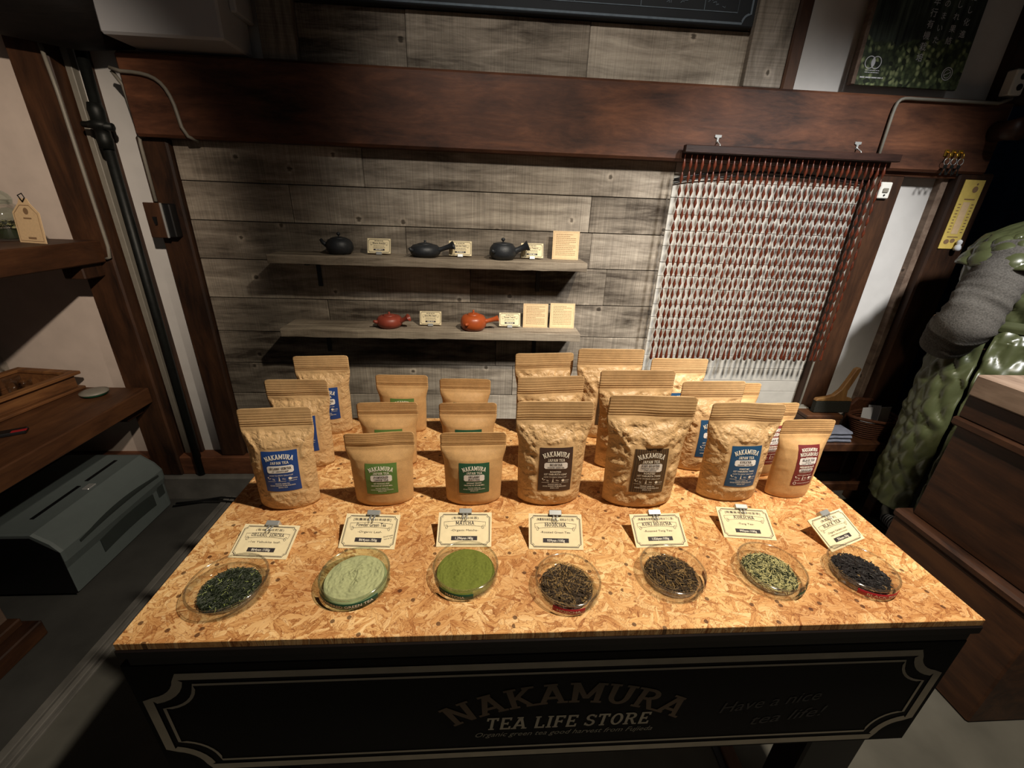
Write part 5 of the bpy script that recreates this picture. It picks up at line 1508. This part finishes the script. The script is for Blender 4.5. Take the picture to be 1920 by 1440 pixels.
def quilt(x):
    return abs(math.sin(x))
def loft(rings, nz, na, fn, a0=0.0, a1=2 * PI, thick=None):
    """rings: (z, cx, cy, rx, ry); fn(a, z) outward bump"""
    vs = []; fs = []
    for j in range(nz + 1):
        t = j / nz * (len(rings) - 1); i0 = min(int(t), len(rings) - 2); f = t - i0
        f = f * f * (3 - 2 * f) * .6 + f * .4
        z, cx, cy, rx, ry = (a + (b - a) * f for a, b in zip(rings[i0], rings[i0 + 1]))
        for i in range(na + 1):
            a = a0 + (a1 - a0) * i / na
            d = fn(a, z)
            vs.append((cx + (rx + d) * math.cos(a), cy + (ry + d) * math.sin(a), z))
    for j in range(nz):
        for i in range(na):
            q = j * (na + 1) + i
            fs.append((q, q + 1, q + na + 2, q + na + 1))
    m = MB(); m.add(vs, fs)
    return m
def puff(a, z):
    s = a * .28
    p = quilt((s * .9 + z * .7) * 42 + .6 * math.sin(z * 30)) * quilt((s * .9 - z * .7) * 42)
    p = p ** .42
    wr = noise.noise(Vector((a * 3, z * 22, 2))) * .006 + noise.noise(Vector((a * 9, z * 9, 7))) * .003
    return .012 * p + wr * 1.5
skirt = [(.27, -.01, -.05, .285, .185), (.45, -.01, -.05, .285, .18), (.65, -.01, -.045, .280, .175), (.80, -.01, -.03, .265, .17), (.93, -.005, -.01, .235, .16), (.975, 0, 0, .215, .155)]
sk_ = obj('coat_skirt', loft(skirt, 110, 190, puff, math.radians(-152), math.radians(205)), 'quilt', ps_, 0, True)
md = sk_.modifiers.new('thick', 'SOLIDIFY'); md.thickness = .010; md.offset = -1
top = [(.985, 0, 0, .218, .155), (1.06, -.005, 0, .225, .16), (1.14, -.01, .0, .235, .165), (1.20, -.01, .005, .240, .160), (1.245, -.005, .01, .215, .140), (1.275, .005, .015, .150, .105), (1.30, .02, .02, .085, .080), (1.335, .028, .024, .078, .074)]
tp_ = obj('coat_top', loft(top, 70, 150, puff), 'quilt', ps_, 0, True)
md = tp_.modifiers.new('thick', 'SOLIDIFY'); md.thickness = .010; md.offset = -1
# belt band at the waist
obj('belt', loft([(.962, 0, 0, .232, .172), (.978, 0, 0, .236, .176), (.996, 0, 0, .232, .172)], 6, 60, lambda a, z: .002 * math.sin(a * 14)), 'quilt', ps_, 0, True)
# shoulder cap of the vest, flared over the sleeve
m = MB(); vs = []; fs = []
for j in range(29):
    t = j / 28; ph = t * 1.6
    fl_ = 1 + .16 * ss(.7, 1, t)
    for i in range(81):
        a = math.radians(60 + 240 * i / 80)
        q = .012 * (quilt(i * .21 + j * .28) * quilt(i * .21 - j * .28)) ** .5
        vs.append((-.165 + (.082 * math.sin(ph) * fl_ + q) * math.cos(a) - .03 * t, -.010 + (.098 * math.sin(ph) * fl_ + q) * math.sin(a), 1.150 + .095 * math.cos(ph) + q * .5))
for j in range(28):
    for i in range(80):
        q = j * 81 + i; fs.append((q, q + 1, q + 82, q + 81))
m.add(vs, fs)
cp = obj('shoulder_cap', m, 'quilt', ps_, 0, True)
md = cp.modifiers.new('thick', 'SOLIDIFY'); md.thickness = .007
# charcoal knit sleeve with folds
def sleeve(pts, rads, seed):
    P = [Vector(p) for p in pts]; dense = []; rr = []
    N = 72
    for i in range(N + 1):
        t = i / N * (len(P) - 1); k = min(int(t), len(P) - 2); f = t - k
        dense.append(P[k].lerp(P[k + 1], f)); base = rads[k] + (rads[k + 1] - rads[k]) * f
        rr.append(base * (1 + .035 * math.sin(i * 1.55 + seed + .8 * math.sin(i * .4)) + .02 * math.sin(i * 3.3)))
    for _ in range(4):
        dense = [dense[0]] + [(dense[i - 1] + dense[i] * 2 + dense[i + 1]) / 4 for i in range(1, N)] + [dense[-1]]
    m = MB(); m.tube(dense, rr, 36)
    m.v = [tuple(Vector(v) + Vector((noise.noise(Vector(v) * 16), noise.noise(Vector(v) * 16 + Vector((5, 0, 0))), noise.noise(Vector(v) * 12))) * .010) for v in m.v]
    return m
obj('knit_sleeve', sleeve([(-.195, -.02, 1.19), (-.27, -.055, 1.09), (-.325, -.075, .985), (-.30, -.03, .915), (-.20, .06, .915), (-.12, .14, .93)], [.066, .072, .072, .066, .054, .044], 1), 'knit', ps_, 0, True)
obj('knit_sleeve', sleeve([(.185, .05, 1.215), (.225, .08, 1.09), (.25, .09, .98), (.275, .13, .965), (.305, .165, .97)], [.070, .072, .066, .056, .046], 2), 'knit', ps_, 0, True)
for s, kx, ky, ax, ay in ((-1, -.04, -.01, -.015, -.02), (1, .14, .03, .18, .05)):
    obj('trouser_leg', MB().tube([(s * .095, 0, .82), (kx, ky, .45), (ax, ay, .085)], [.105, .078, .068], 18), 'trousers', ps_, 0, True)
def stripe_mat():
    t = NT('zebra_print')
    wv = t.n('ShaderNodeTexWave', {'wave_type': 'BANDS', 'bands_direction': 'Y'}, Vector=t.coords(rnd=False), Scale=22.0, Distortion=3.0, Detail=1.0)
    return t.fin(t.ramp(wv.outputs[0], [(0.48, lin('#0d0d0e')), (0.54, lin('#b9b9bd'))]), .7)
MT['zebra'] = stripe_mat()
for x, y in ((-.015, -.02), (.18, .05)):
    sh = obj('shoe', MB().tube([(x, y - .075, .045), (x, y - .04, .058), (x, y + .03, .055), (x, y + .10, .040), (x, y + .155, .028)], [.024, .044, .044, .038, .020], 16), 'zebra', ps_, 0, True)
    obj('sole', MB().box(x - .042, x + .042, y - .09, y + .165, .001, .018), 'black', sh, .006)
